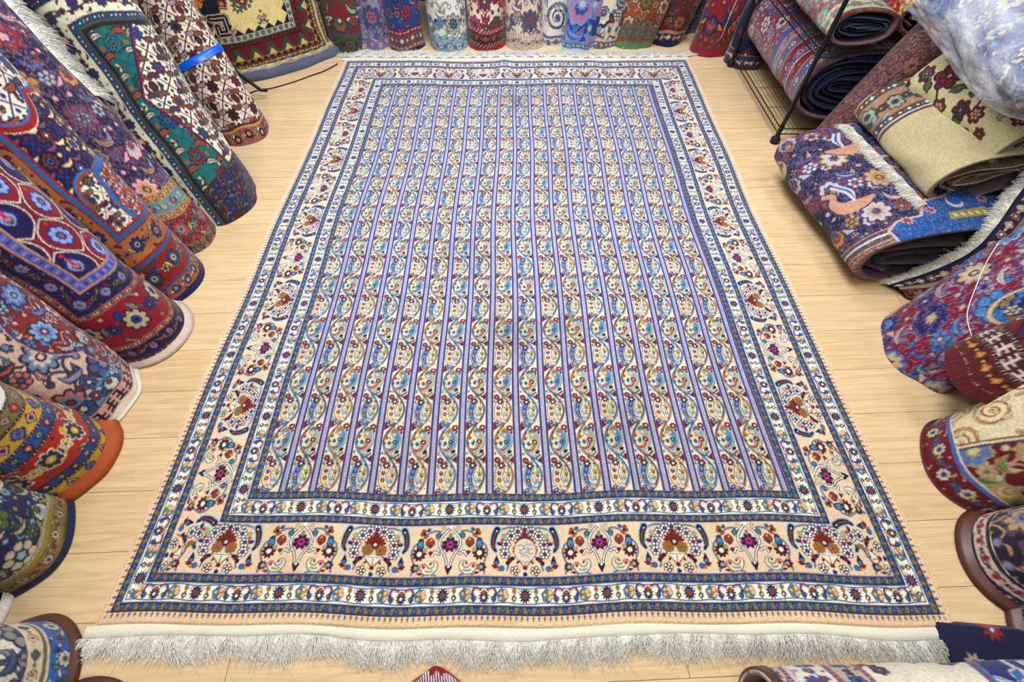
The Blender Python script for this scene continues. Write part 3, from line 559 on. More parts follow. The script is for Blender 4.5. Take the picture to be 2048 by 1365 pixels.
    far('blue_red', [(.012, 'plain', NV), (.03, 'flower', (130, 90, 76), [NV, PK, CR, (90, 80, 120), BK]), (.06, 'small', (110, 76, 70), [BK, (190, 140, 130), (170, 160, 200), CR], .16), (.028, 'small', (130, 24, 50), [(80, 16, 40), (200, 150, 160), PK, CR], .06)], ('floral', (26, 76, 140), [(20, 40, 90), (170, 50, 50), (200, 140, 130), (60, 110, 180), (140, 60, 90)]), .1)
    far('white_blue', [(.075, 'flower', (150, 166, 176), [(90, 110, 130), (196, 206, 206), (80, 130, 170), (120, 110, 100), (110, 130, 140)], .13), (.022, 'small', (120, 164, 186), [(70, 110, 140), SK, IV, NV], .05)], ('floral', (228, 226, 216), [(110, 120, 130), (226, 226, 216), (40, 80, 120), (90, 150, 190), (232, 230, 220), (180, 170, 140)]), .15)
    far('red_cream', [(.024, 'plain', (160, 24, 44)), (.03, 'diag', (120, 60, 66), [BK, (60, 50, 50), (190, 150, 130)], .05), (.055, 'flower', (70, 34, 40), [BK, (190, 60, 76), (110, 120, 90), OC, OL], .13), (.022, 'diag', (170, 70, 84), [BK, CR, MR], .05)], ('floral', (224, 212, 192), [(110, 40, 60), (160, 40, 60), (120, 60, 110), (226, 210, 190), (90, 90, 70), (190, 80, 90)]), .13)
    far('cream_scroll', [(.02, 'dots', (214, 200, 184), [BK, (100, 90, 90), (214, 200, 184)], .02), (.055, 'flower', (206, 194, 176), [(120, 110, 110), (214, 200, 180), (110, 110, 150), (90, 70, 70), (140, 120, 110)], .12), (.022, 'dots', (220, 206, 190), [BK, (90, 80, 90), (220, 206, 190)], .02)], ('floral', (226, 208, 184), [(110, 100, 110), (222, 200, 180), (130, 80, 70), (170, 160, 170), (226, 210, 190), (80, 90, 130)]), .16)
    far('white_navy', [(.05, 'flower', (200, 196, 200), [(60, 60, 90), VI, (140, 130, 160), CR, NV]), (.014, 'plain', (110, 100, 130))], ('scroll', (226, 222, 212), [(40, 44, 70), (60, 64, 100), (190, 190, 200), (110, 110, 170)]), .17)
    far('royal_blue', [(.02, 'plain', (186, 200, 210)), (.03, 'flower', (90, 120, 160), [NV, SK, IV, BL, SK]), (.012, 'plain', (130, 130, 180))], ('floral', (34, 80, 150), [(150, 150, 200), (96, 140, 190), (180, 196, 206), (200, 120, 150), (40, 90, 170)]), .24)
    far('cream_navy', [(.04, 'flower', (120, 110, 130), [(70, 60, 90), CR, (160, 150, 160), (90, 90, 120), BK]), (.012, 'plain', (206, 196, 176))], ('floral', (220, 210, 188), [(60, 60, 100), (150, 60, 60), (100, 130, 170), (226, 216, 196), (190, 190, 170)]), .18)
    far('rust_orange', [(.035, 'plain', (96, 130, 100)), (.035, 'flower', (120, 100, 60), [BK, RS, OL, (90, 60, 50), OC], .1), (.05, 'flower', (96, 96, 96), [(60, 60, 60), (130, 120, 110), OL, (90, 90, 100), OC], .1), (.02, 'diag', (150, 140, 130), [BK, MR, BK], .04)], ('floral', (148, 74, 44), [(90, 60, 40), (190, 150, 120), (110, 90, 50), (170, 60, 40), (110, 130, 90), (200, 180, 150)]), .12)
    far('red_navy_foot', [(.03, 'plain', (24, 24, 66)), (.045, 'small', (40, 34, 60), [CR, (160, 130, 110), MR, CR], .09), (.02, 'plain', (150, 130, 110))], ('floral', (104, 30, 36), [(60, 30, 30), (130, 60, 50), (90, 90, 60), (150, 110, 80), (70, 70, 90)]), .13)
    far('slate', [(.02, 'plain', CR), (.03, 'plain', (110, 100, 120))], ('floral', (84, 84, 104), [(60, 60, 80), (120, 110, 130), (150, 140, 150), (90, 80, 110)]), .11)
    far('red_orange', [(.05, 'plain', (140, 30, 50)), (.03, 'small', (110, 50, 44), [BK, RD, OC, NV]), (.04, 'flower', (120, 40, 44), [BK, (190, 100, 50), (90, 60, 110), MR, OC])], ('floral', (126, 34, 44), [(50, 30, 50), (206, 110, 50), (90, 70, 130), (60, 60, 90), (170, 60, 60)]), .17)
    far('navy_tribal', [(.016, 'plain', MR), (.06, 'small', (60, 60, 100), [NV, (150, 120, 130), (130, 50, 60), CR], .08), (.008, 'dots', BK, [BK, IV, BK], .016)], ('stars', (24, 30, 62), [CR, (150, 30, 46), (70, 90, 140), (170, 150, 130), (110, 30, 40)]), .14)
    # right side
    D['rack_bundle'] = rug(1.6, 1.0, k, [(.03, 'plain', (90, 70, 84)), (.02, 'diag', (170, 150, 130), [BK, MR, OC], .04), (.055, 'small', (80, 106, 140), [NV, (60, 120, 160), (214, 206, 206), (150, 60, 90)], .1), (.016, 'diag', (180, 150, 120), [BK, MR, RD], .04), (.15, 'flower', (128, 26, 56), [(50, 30, 80), (170, 60, 60), (150, 150, 190), (130, 110, 60), (70, 60, 120)], .17), (.016, 'diag', (180, 150, 120), [BK, MR, RD], .04), (.055, 'small', (80, 106, 140), [NV, (60, 120, 160), (214, 206, 206), (150, 60, 90)], .1), (.016, 'diag', (180, 150, 120), [BK, MR, RD], .04), (.06, 'flower', (180, 140, 150), [(110, 40, 60), (140, 130, 170), (190, 150, 150), MR, VI], .2), (.05, 'plain', (70, 96, 150))],
        ('floral', (150, 60, 70), [(60, 50, 90), (190, 150, 160), (90, 110, 160), (200, 180, 170)], .16), '', True)
    D['sage_back'] = rug(1.2, .8, k, [(.02, 'plain', (110, 60, 50)), (.09, 'flower', (190, 186, 160), [(110, 120, 100), (150, 90, 90), (110, 150, 140), (170, 160, 130), (110, 110, 90)], .2)], ('floral', (150, 84, 84), [(130, 110, 100), (100, 160, 150), (170, 150, 130), (190, 180, 150), (110, 100, 120)], .16), '', True)
    D['red_gold'] = rug(1.2, .8, k, [], ('floral', (164, 24, 34), [(120, 40, 40), (224, 196, 130), (60, 100, 150), (216, 170, 60), (226, 214, 180), (200, 90, 90), (210, 180, 110)], .15), '', False)
    D['rust_back'] = rug(1.2, 1.6, k, [], ('floral', (112, 70, 66), [(84, 58, 70), (140, 80, 64), (104, 70, 84), (150, 106, 88), (122, 84, 82)], .12), '', False)
    D['gold_cream'] = rug(1.3, 1.2, k, [], ('open', (200, 192, 150), [(44, 28, 44), (120, 40, 40), (60, 60, 96), (200, 150, 110), (110, 110, 124), (90, 100, 60)], .14), 'L', False) 
    D['beige_brown'] = rug(1.3, 1.2, k, [(.008, 'plain', (210, 200, 140)), (.04, 'small', (90, 76, 66), [(50, 44, 40), (150, 190, 206), OC, IV], .09), (.135, 'flower', (170, 130, 104), [(60, 56, 48), (150, 170, 160), (96, 70, 54), (130, 170, 190), (90, 70, 60)], .2), (.035, 'small', (84, 74, 74), [(50, 44, 40), (170, 190, 200), (140, 110, 100), IV], .07), (.008, 'plain', (210, 214, 216)), (.014, 'plain', (110, 80, 70))],
        ('blank', (198, 186, 148), [BK, BK]), '', True)
    D['blue_wrapped'] = rug(1.2, 1.2, k, [(.05, 'key', (214, 220, 226), [(44, 70, 130)], .06), (.05, 'flower', (206, 196, 170), [(110, 100, 90), SK, CR, (150, 180, 190), OC])], ('floral', (56, 84, 150), [(40, 60, 110), (206, 200, 180), (120, 160, 200), (226, 220, 200), (90, 120, 180)], .16), 'L', False)
    D['crimson_blue'] = rug(1.2, 1.4, k, [(.004, 'plain', (90, 60, 80))], ('floral', (130, 30, 60), [(90, 60, 110), (196, 168, 130), (40, 110, 180), (206, 190, 160), (34, 36, 100), (60, 130, 190), (150, 140, 160)], .17), '', True,
        [(lobed(.78, .46, .17, .2, 6, .3), ('floral', (40, 110, 180), [(30, 40, 100), (214, 196, 150), (150, 110, 60), (190, 200, 200), (36, 40, 110)], .12), [(.01, (206, 186, 130))])])
    D['tribal_red'] = rug(1.1, 1.2, k, [(.022, 'dots', (92, 22, 34), [BK, (120, 30, 40), (92, 22, 34)], .02), (.018, 'small', (100, 24, 36), [BK, (160, 60, 50), (70, 20, 30), (200, 150, 80)], .04), (.034, 'small', (96, 22, 34), [BK, (190, 130, 60), (80, 20, 30), (200, 150, 80)], .05), (.006, 'dots', BK, [BK, CR, BK], .01), (.036, 'key', (70, 30, 44), [(206, 190, 180)], .1), (.006, 'dots', BK, [BK, CR, BK], .01)],
        ('tribal', (110, 22, 32), [(44, 30, 50), (170, 56, 36), (210, 190, 170), (90, 30, 70), (60, 60, 80)], .14), '', True)
    D['crimson_cream'] = rug(1.1, 1.2, k, [(.075, 'flower', (112, 16, 38), [(80, 30, 60), (206, 190, 150), (60, 100, 170), (170, 160, 100), (90, 110, 60)], .16), (.012, 'plain', (70, 110, 180)), (.006, 'plain', CR)], ('scroll', (222, 212, 180), [(150, 96, 60), (176, 130, 84), (196, 200, 164), (210, 190, 150)], .13), '', True,
        [(lambda X, Y: .30-X+.35*(Y-.3), ('blank', (0, 0, 0), [BK, BK]), [])][:0]+[(lambda X, Y: np.maximum(.50-X+.25*(Y-.2), .07-Y)+0*X, ('floral', (110, 14, 36), [(150, 150, 120), (190, 150, 60), (200, 190, 150), (90, 120, 60), (90, 120, 180), (206, 150, 140)], .14), [(.006, (70, 70, 100)), (.008, CR), (.005, (120, 80, 70))])])
    D['navy_pink'] = rug(1.1, 1.2, k, [(.005, 'plain', SK), (.03, 'small', (40, 34, 66), [BK, (90, 110, 160), PK, SK], .07), (.034, 'flower', (206, 190, 176), [(60, 40, 70), (170, 60, 96), (130, 40, 60), (90, 110, 110), BK], .1), (.01, 'plain', (40, 36, 66)), (.004, 'plain', CR)], ('floral', (44, 30, 56), [(90, 84, 100), (200, 96, 130), (130, 140, 170), (206, 150, 110), (110, 60, 120), (190, 160, 110)], .19), '', True)
    D['blue_small'] = rug(1.1, 1.2, k, [(.005, 'plain', SK), (.04, 'flower', (34, 64, 130), [NV, SK, RD, OL, SK], .1), (.006, 'plain', IV)], ('floral', (60, 96, 160), [(30, 34, 80), (200, 200, 200), (110, 130, 80), (190, 110, 120), (130, 160, 200), (150, 50, 60)], .13), '', True)
    D['cream_blue_big'] = rug(1.1, 1.6, k, [(.006, 'plain', IV), (.04, 'flower', (196, 186, 160), [(60, 70, 110), (60, 110, 170), (40, 50, 100), OC, (60, 110, 170)], .1), (.012, 'dots', (150, 110, 130), [BK, (120, 40, 60), (160, 150, 190)], .014), (.012, 'plain', (206, 200, 190)), (.085, 'flower', (226, 222, 206), [(60, 80, 130), (60, 90, 150), (150, 50, 60), (190, 180, 170), (60, 110, 150)], .2), (.014, 'dots', (150, 110, 130), [BK, (120, 40, 60), (160, 150, 190)], .014), (.06, 'flower', (196, 180, 156), [(30, 40, 90), (60, 110, 170), (34, 44, 100), OC, (50, 90, 150)], .16), (.014, 'dots', (150, 110, 130), [BK, (120, 40, 60), (160, 150, 190)], .014)],
        ('open', (230, 222, 206), [(60, 50, 90), (150, 60, 70), (60, 100, 150), (200, 180, 160), (90, 120, 170), (60, 80, 120)], .08), '', True,
        [(lobed(.55, .66, .3, .16, 6, .16), ('scroll', (34, 54, 120), [(226, 222, 210), (214, 206, 190), (60, 110, 180), (160, 190, 200)], .2), [(.008, (70, 130, 190)), (.008, (150, 60, 80)), (.006, (90, 130, 190))])])
    D['red_corner'] = rug(.5, .5, k, [(.012, 'plain', (150, 24, 34)), (.03, 'diag', (214, 200, 196), [BK, (60, 50, 90), (180, 170, 170)], .012), (.05, 'diag', (190, 176, 180), [BK, MR, (70, 60, 100)], .012)], ('blank', (120, 40, 50), [BK, BK]), 'LR', True)
    # figured navy carpet seen from its back
    W, H = 1.7, 1.2; base = rug(W, H, k, [(.03, 'flower', (190, 150, 130), [(60, 50, 60), (150, 120, 110), (110, 70, 60), (90, 90, 110), (60, 50, 60)], .08), (.022, 'plain', (96, 80, 88)), (.010, 'plain', (214, 216, 226)), (.018, 'plain', (96, 80, 88)), (.004, 'plain', (200, 150, 130))], ('floral', (34, 40, 84), [(90, 60, 90), (200, 160, 130), (44, 90, 160), (180, 140, 60), (150, 60, 60), (190, 190, 200), (80, 60, 110)], .21), '', True)
    c = Cv(W, H, k, (0, 0, 0)); c.a = base
    for x, y, fl in ((.62, .62, 1), (.95, .75, -1), (.45, .28, -1), (1.2, .3, 1)):                 # birds with raised wings
        B = lambda pts: [(x+fl*a, y+b) for a, b in pts]
        body = smooth(B([(-.1, 0), (-.04, -.02), (.03, -.01), (.06, .04), (.045, .08), (.075, .1)])); R_ = np.interp(np.linspace(0, 1, len(body)), [0, .3, .7, 1], [.01, .035, .014, .012])
        c.tube(body, R_+.006, (60, 40, 60)); c.tube(body, R_, (200, 150, 124)); c.poly(B([(.085, .105), (.085, .09), (.115, .094)]), (180, 60, 50))
        for q in (.0, .012, .024): c.tube(smooth(B([(-.02, .01), (-.035+q, .06), (-.01+q, .105), (.0+q, .12)])), .007, (210, 200, 206) if q != .012 else (60, 110, 170))
        for q in (-.02, .01): c.tube(B([(q, -.03), (q+.01, -.06)]), .004, (200, 160, 130))
    for x, y in ((.3, .7), (.8, .45), (1.1, .95)):                                                # vases
        c.disc(x, y, .075, (50, 60, 90), .8, 1.); c.disc(x, y, .066, (204, 180, 140), .8, 1.); c.rect(x-.022, y+.05, x+.022, y+.12, (204, 180, 140))
        for q in (-.03, 0, .03): c.tube([(x+q*.5, y+.1), (x+q*1.3, y+.16)], .004, (170, 60, 60))
        for q in (-.03, 0, .03): stepd(c, x+q, y+q*.4, .016, [(150, 60, 50), (60, 70, 60)], 3)
    # turquoise-and-brick band with crescent and stars towards the near edge
    for i in range(60):
        for j in range(6):
            x0, y0 = .55+i*.02, .25+j*.018
            if abs(x0-1.05) < .5: c.rect(x0+(j % 2)*.01, y0, x0+.008+(j % 2)*.01, y0+.008, (90, 110, 150))
    c.poly([(.50, 0), (.50, .07), (.56, .11), (.66, .12), (.72, .20), (.82, .215), (.9, .25), (1.06, .25), (1.14, .21), (1.2, .20), (1.26, .12), (1.6, .1), (1.6, 0)], (206, 176, 160)); c.poly([(.512, 0), (.512, .064), (.565, .10), (.67, .11), (.73, .19), (.825, .205), (.905, .24), (1.055, .24), (1.135, .2), (1.19, .19), (1.25, .11), (1.6, .09), (1.6, 0)], (36, 88, 160))
    for x, y in ((.72, .14), (.98, .17), (1.12, .14), (.6, .1)): c.polar(x, y, .026, spk(8, .5), (226, 210, 200)); c.polar(x, y, .02, spk(8, .5), (176, 40, 50))
    c.disc(.85, .17, .036, (214, 206, 206)); c.disc(.855, .182, .031, (30, 96, 176)); c.poly([(.76, .072), (.98, .072), (.96, .125), (.78, .115)], (170, 150, 70))
    for q in range(5): c.rect(.79+q*.035, .085, .81+q*.035, .105, (226, 214, 180))
    D['figured_navy'] = c.a
    return D
# ------------------------------------------------------------------ materials
def nodes(name):
    m = bpy.data.materials.new(name); m.use_nodes = True; nt = m.node_tree; b = nt.nodes['Principled BSDF']; return m, nt, b
def L_(nt, a, b): nt.links.new(a, b)
def tex(nt, kind, scale, **kw):
    n = nt.nodes.new(kind); n.inputs['Scale'].default_value = scale
    for a, v in kw.items(): n.inputs[a].default_value = v
    return n
def coords(nt, kind='Object'):
    return nt.nodes.new('ShaderNodeTexCoord').outputs[kind]
def wool(name, sheen=.25, bump=.35, rib=0., mott=.14):
    m, nt, b = nodes(name); a = nt.nodes.new('ShaderNodeAttribute'); a.attribute_name = 'Col'
    tc = coords(nt); n = tex(nt, 'ShaderNodeTexNoise', 520., Detail=2.); L_(nt, tc, n.inputs['Vector'])
    n2 = tex(nt, 'ShaderNodeTexNoise', 9., Detail=3.); L_(nt, tc, n2.inputs['Vector'])
    mr = nt.nodes.new('ShaderNodeMapRange'); mr.inputs[1].default_value = .3; mr.inputs[2].default_value = .7; mr.inputs[3].default_value = 1-mott; mr.inputs[4].default_value = 1+mott*.5; L_(nt, n.outputs[0], mr.inputs[0])
    mr2 = nt.nodes.new('ShaderNodeMapRange'); mr2.inputs[1].default_value = .35; mr2.inputs[2].default_value = .65; mr2.inputs[3].default_value = .93; mr2.inputs[4].default_value = 1.05; L_(nt, n2.outputs[0], mr2.inputs[0])
    mu = nt.nodes.new('ShaderNodeMath'); mu.operation = 'MULTIPLY'; L_(nt, mr.outputs[0], mu.inputs[0]); L_(nt, mr2.outputs[0], mu.inputs[1])
    mx = nt.nodes.new('ShaderNodeVectorMath'); mx.operation = 'SCALE'; L_(nt, a.outputs['Color'], mx.inputs[0]); L_(nt, mu.outputs[0], mx.inputs['Scale']); L_(nt, mx.outputs[0], b.inputs['Base Color'])
    b.inputs['Roughness'].default_value = .85; b.inputs['Sheen Weight'].default_value = sheen; b.inputs['Sheen Roughness'].default_value = .45; b.inputs['Specular IOR Level'].default_value = .25
    bp = nt.nodes.new('ShaderNodeBump'); bp.inputs['Strength'].default_value = bump; bp.inputs['Distance'].default_value = .002; L_(nt, n.outputs[0], bp.inputs['Height']); L_(nt, bp.outputs[0], b.inputs['Normal'])
    return m
def plain(name, rgb, rough=.7, spec=.4, metal=0., sheen=0., noise=.0, nscale=60.):
    m, nt, b = nodes(name); c = lin(rgb); b.inputs['Base Color'].default_value = (*map(float, c), 1); b.inputs['Roughness'].default_value = rough; b.inputs['Specular IOR Level'].default_value = spec; b.inputs['Metallic'].default_value = metal; b.inputs['Sheen Weight'].default_value = sheen
    if noise:
        n = tex(nt, 'ShaderNodeTexNoise', nscale, Detail=4.); L_(nt, coords(nt), n.inputs['Vector']); r = nt.nodes.new('ShaderNodeValToRGB')
        r.color_ramp.elements[0].position = .3; r.color_ramp.elements[1].position = .7
        r.color_ramp.elements[0].color = (*[float(v)*(1-noise) for v in c], 1); r.color_ramp.elements[1].color = (*[min(1., float(v)*(1+noise*.5)) for v in c], 1)
        L_(nt, n.outputs[0], r.inputs[0]); L_(nt, r.outputs[0], b.inputs['Base Color'])
        bp = nt.nodes.new('ShaderNodeBump'); bp.inputs['Strength'].default_value = .3; bp.inputs['Distance'].default_value = .002; L_(nt, n.outputs[0], bp.inputs['Height']); L_(nt, bp.outputs[0], b.inputs['Normal'])
    return m
M = {}
M['wool'] = wool('wool_pile'); M['rug'] = wool('large_rug_pile', .38, .3, 0, .16); M['back'] = wool('knotted_back', .1, .6, 0, .24)
M['fringe'] = plain('cotton_fringe', (240, 238, 228), .8, .2, 0, .3, .22, 120); M['kilim'] = plain('flat_woven_end', (232, 230, 212), .8, .2, 0, .1, .1, 240)
M['leather_rust'] = plain('rust_leather_tape', (176, 82, 40), .42, .5, 0, 0, .18, 22); M['leather_brown'] = plain('brown_leather_tape', (88, 50, 40), .42, .5, 0, 0, .15, 26)
M['selvedge'] = plain('pale_selvedge', (206, 184, 176), .7, .3, 0, .3, .12, 60); M['tape'] = plain('blue_plastic_tape', (0, 96, 226), .35, .5); M['string'] = plain('white_string', (226, 226, 222), .6, .3)
M['metal'] = plain('black_painted_metal', (22, 22, 24), .38, .5, .3); M['rubber'] = plain('black_rubber', (14, 14, 15), .6, .4); M['dark'] = plain('dark_wool_core', (16, 18, 34), .9, .1, 0, .1, .4, 80)
M['cable'] = plain('black_cable', (20, 20, 22), .5, .4); M['core_navy'] = plain('navy_pile_edge', (20, 24, 62), .8, .3, 0, .4, .3, 60); M['core_green'] = plain('green_pile_edge', (22, 44, 48), .8, .3, 0, .4, .3, 60); M['core_tan'] = plain('tan_pile_edge', (112, 94, 62), .85, .2, 0, .3, .5, 30)
M['core_red'] = plain('maroon_pile_edge', (96, 40, 46), .8, .2, 0, .3, .5, 30); M['core_bed'] = plain('brown_pile_edge', (70, 56, 52), .8, .2, 0, .3, .5, 30)
M['pad'] = plain('blue_grey_felt', (88, 94, 120), .9, .1, 0, .3, .35, 120); M['white_w'] = plain('dark_wall_covering', (70, 60, 58), .9); M['ceil'] = plain('ceiling_paint', (150, 150, 150), .9)
# thin cloudy plastic film
m, nt, b = nodes('cloudy_plastic_film'); n = tex(nt, 'ShaderNodeTexNoise', 5., Detail=2.5, Distortion=.4); mpf = nt.nodes.new('ShaderNodeMapping'); mpf.inputs['Scale'].default_value = (2.2, .7, 1.6); mpf.inputs['Rotation'].default_value = (0, 0, .6); L_(nt, coords(nt), mpf.inputs[0]); L_(nt, mpf.outputs[0], n.inputs['Vector'])
mr = nt.nodes.new('ShaderNodeMapRange'); mr.inputs[1].default_value = .38; mr.inputs[2].default_value = .66; mr.inputs[3].default_value = .12; mr.inputs[4].default_value = .58; L_(nt, n.outputs[0], mr.inputs[0])
tr = nt.nodes.new('ShaderNodeBsdfTransparent'); mx = nt.nodes.new('ShaderNodeMixShader'); L_(nt, mr.outputs[0], mx.inputs[0]); L_(nt, tr.outputs[0], mx.inputs[1]); L_(nt, b.outputs[0], mx.inputs[2])
b.inputs['Base Color'].default_value = (.84, .86, .92, 1); b.inputs['Roughness'].default_value = .14; b.inputs['Subsurface Weight'].default_value = 0
nb = tex(nt, 'ShaderNodeTexNoise', 26., Detail=5., Distortion=2.2); L_(nt, coords(nt), nb.inputs['Vector']); bp = nt.nodes.new('ShaderNodeBump'); bp.inputs['Strength'].default_value = .8; bp.inputs['Distance'].default_value = .012; L_(nt, nb.outputs[0], bp.inputs['Height']); L_(nt, bp.outputs[0], b.inputs['Normal'])
L_(nt, mx.outputs[0], nt.nodes['Material Output'].inputs[0]); M['film'] = m
# laminate floor: broad planks running across the room
m, nt, b = nodes('beech_laminate'); tc = coords(nt)
mp = nt.nodes.new('ShaderNodeMapping'); L_(nt, tc, mp.inputs[0]); mp.inputs['Location'].default_value = (.32, .07, 0); mp.inputs['Rotation'].default_value = (0, 0, -.035)
br = nt.nodes.new('ShaderNodeTexBrick'); L_(nt, mp.outputs[0], br.inputs[0]); br.inputs['Scale'].default_value = 1; br.inputs['Brick Width'].default_value = 1.28; br.inputs['Row Height'].default_value = .192; br.inputs['Mortar Size'].default_value = .0009; br.inputs['Mortar Smooth'].default_value = .2; br.offset = .37
br.inputs['Color1'].default_value = (*map(float, lin((232, 203, 160))), 1); br.inputs['Color2'].default_value = (*map(float, lin((226, 195, 150))), 1); br.inputs['Mortar'].default_value = (*map(float, lin((120, 84, 50))), 1)
mg = nt.nodes.new('ShaderNodeMapping'); L_(nt, mp.outputs[0], mg.inputs[0]); mg.inputs['Scale'].default_value = (1.6, 26, 1)
g = tex(nt, 'ShaderNodeTexNoise', 2.2, Detail=6., Distortion=1.2); L_(nt, mg.outputs[0], g.inputs['Vector'])
g2 = tex(nt, 'ShaderNodeTexNoise', 70., Detail=2.); mg2 = nt.nodes.new('ShaderNodeMapping'); L_(nt, mp.outputs[0], mg2.inputs[0]); mg2.inputs['Scale'].default_value = (.3, 3, 1); L_(nt, mg2.outputs[0], g2.inputs['Vector'])
ra = nt.nodes.new('ShaderNodeValToRGB'); ra.color_ramp.elements[0].position = .34; ra.color_ramp.elements[0].color = (.80, .76, .70, 1); ra.color_ramp.elements[1].position = .62; ra.color_ramp.elements[1].color = (1.04, 1.03, 1.02, 1); L_(nt, g.outputs[0], ra.inputs[0])
ml = nt.nodes.new('ShaderNodeMix'); ml.data_type = 'RGBA'; ml.blend_type = 'MULTIPLY'; ml.inputs[0].default_value = .8; L_(nt, br.outputs[0], ml.inputs[6]); L_(nt, ra.outputs[0], ml.inputs[7])
m2 = nt.nodes.new('ShaderNodeMix'); m2.data_type = 'RGBA'; m2.blend_type = 'MULTIPLY'; m2.inputs[0].default_value = .10; L_(nt, ml.outputs[2], m2.inputs[6]); L_(nt, g2.outputs[0], m2.inputs[7])
L_(nt, m2.outputs[2], b.inputs['Base Color']); b.inputs['Roughness'].default_value = .34; b.inputs['Specular IOR Level'].default_value = .35
M['floor'] = m

# ------------------------------------------------------------------ mesh helpers
def mesh_np(name, V, Fq, mat, parent=None, col=None, smooth_=True):
    """V (n,3); Fq (m,4) quads (repeat the last index for a triangle is not used here)"""
    me = bpy.data.meshes.new(name); V = np.ascontiguousarray(V, np.float32); Fq = np.ascontiguousarray(Fq, np.int32)
    me.vertices.add(len(V)); me.vertices.foreach_set('co', V.ravel()); me.loops.add(Fq.size); me.loops.foreach_set('vertex_index', Fq.ravel())
    me.polygons.add(len(Fq)); me.polygons.foreach_set('loop_start', np.arange(0, Fq.size, Fq.shape[1], dtype=np.int32))
    me.polygons.foreach_set('use_smooth', np.full(len(Fq), smooth_)); me.update(calc_edges=True)
    if col is not None:
        at = me.color_attributes.new('Col', 'BYTE_COLOR', 'POINT'); c = np.ones((len(V), 4), np.float32); c[:, :3] = np.clip(col, 0, 255)/255.; at.data.foreach_set('color_srgb', c.ravel())
    me.materials.append(mat); o = bpy.data.objects.new(name, me); COL.objects.link(o)
    if parent is not None: o.parent = parent
    return o
def grid_faces(nu, nv, closed=False, off=0):
    i = np.arange(nu-1)[:, None]; j = np.arange(nv if closed else nv-1)[None, :]; j2 = (j+1) % nv
    return (np.stack([i*nv+j, i*nv+j2, (i+1)*nv+j2, (i+1)*nv+j], -1).reshape(-1, 4)+off)
def sample(img, k, x, y):
    """bilinear sample with reflection; x, y metres"""
    H, W = img.shape[:2]; fx, fy = x*k-.5, y*k-.5
    def refl(f, n): f = np.abs(f) % (2*(n-1)); return np.where(f > n-1, 2*(n-1)-f, f)
    fx, fy = refl(fx, W), refl(fy, H); ix, iy = fx.astype(int), fy.astype(int); ix1, iy1 = np.minimum(ix+1, W-1), np.minimum(iy+1, H-1); a, b = (fx-ix)[..., None], (fy-iy)[..., None]
    return (img[iy, ix]*(1-a)+img[iy, ix1]*a)*(1-b)+(img[iy1, ix]*(1-a)+img[iy1, ix1]*a)*b
def tube_mesh(paths, rad, sides=5):
    """paths: list of (n,3) arrays; rad scalar or per path; returns V, F"""
    Vs, Fs, off = [], [], 0
    for q, P in enumerate(paths):
        P = np.asarray(P, float); r = rad[q] if np.ndim(rad) else rad; T = np.gradient(P, axis=0); T /= np.linalg.norm(T, axis=1)[:, None]+1e-12
        ref = np.array([0, 0, 1.]) if abs(T[:, 2]).max() < .9 else np.array([1., .3, 0]); A = np.cross(T, ref); A /= np.linalg.norm(A, axis=1)[:, None]+1e-12; B = np.cross(T, A)
        t = np.arange(sides)*2*math.pi/sides; ring = P[:, None]+r*(A[:, None]*np.cos(t)[None, :, None]+B[:, None]*np.sin(t)[None, :, None])
        Vs.append(ring.reshape(-1, 3)); Fs.append(grid_faces(len(P), sides, True, off)); off += len(P)*sides
    return np.vstack(Vs), np.vstack(Fs)
def rods(name, paths, rad, mat, parent=None, sides=8):
    P2 = []
    for P in paths: P = np.asarray(P, float); d0, d1 = P[0]-P[1], P[-1]-P[-2]; P2.append(P)
    V, Fq = tube_mesh(P2, rad, sides); o = mesh_np(name, V, Fq, mat, parent)
    return o
def threads(name, base, out, length, dens, mat, parent=None, seed=0, zmin=None, rad=.0007, droop=.5, wild=.35, layers=1, clump=.3):
    """cotton fringe: base (n,3) polyline, out (n,3) outward directions"""
    R = np.random.RandomState(seed); base = np.asarray(base, float); out = np.asarray(out, float); seg = np.r_[0, np.cumsum(np.linalg.norm(np.diff(base, axis=0), axis=1))]; n = int(seg[-1]*dens)*layers
    s = np.sort(R.uniform(0, seg[-1], n)); P0 = np.stack([np.interp(s, seg, base[:, i]) for i in range(3)], -1); O = np.stack([np.interp(s, seg, out[:, i]) for i in range(3)], -1); O /= np.linalg.norm(O, axis=1)[:, None]
    T = np.gradient(P0, axis=0); T /= np.linalg.norm(T, axis=1)[:, None]+1e-9
    ph = R.uniform(0, 6, 6); cl = clump*(np.sin(s*60+ph[0])+np.sin(s*133+ph[1])+.7*np.sin(s*27+ph[2]))/1.6
    side = cl[:, None]*T+R.normal(0, wild, (n, 1))*T; L = length*(1+.16*np.sin(s*21+ph[3])+.13*np.sin(s*57+ph[4])+.08*np.sin(s*170)+R.normal(0, .2, n)); L = np.where(R.rand(n) < .02, L*1.4, L)
    K = 5; V = np.zeros((n, K, 3, 3)); lift = R.uniform(0, .016, n)*(.6+.4*np.sin(s*75+ph[5]))
    curl = R.normal(0, .5, (n, 1))*T
    for k in range(K):
        t = k/(K-1); p = P0+O*(L*t)[:, None]+side*(L*t)[:, None]*.55+curl*(L*t*t)[:, None]*.4; p[:, 2] -= droop*length*t*t; p[:, 2] += lift*math.sin(math.pi*min(1, t*1.1))
        if zmin is not None: p[:, 2] = np.maximum(p[:, 2], zmin+rad+lift*.8)
        for q in range(3):
            a = q*2.094; V[:, k, q] = p+rad*(1.3-.6*t)*(T*math.cos(a)+np.array([0, 0, 1.])*math.sin(a))
    V = V.reshape(-1, 3); f = grid_faces(K, 3, True); Fq = (f[None]+(np.arange(n)*K*3)[:, None, None]).reshape(-1, 4)
    o = mesh_np(name, V, Fq, mat, parent); o['kind'] = 'stuff'; return o
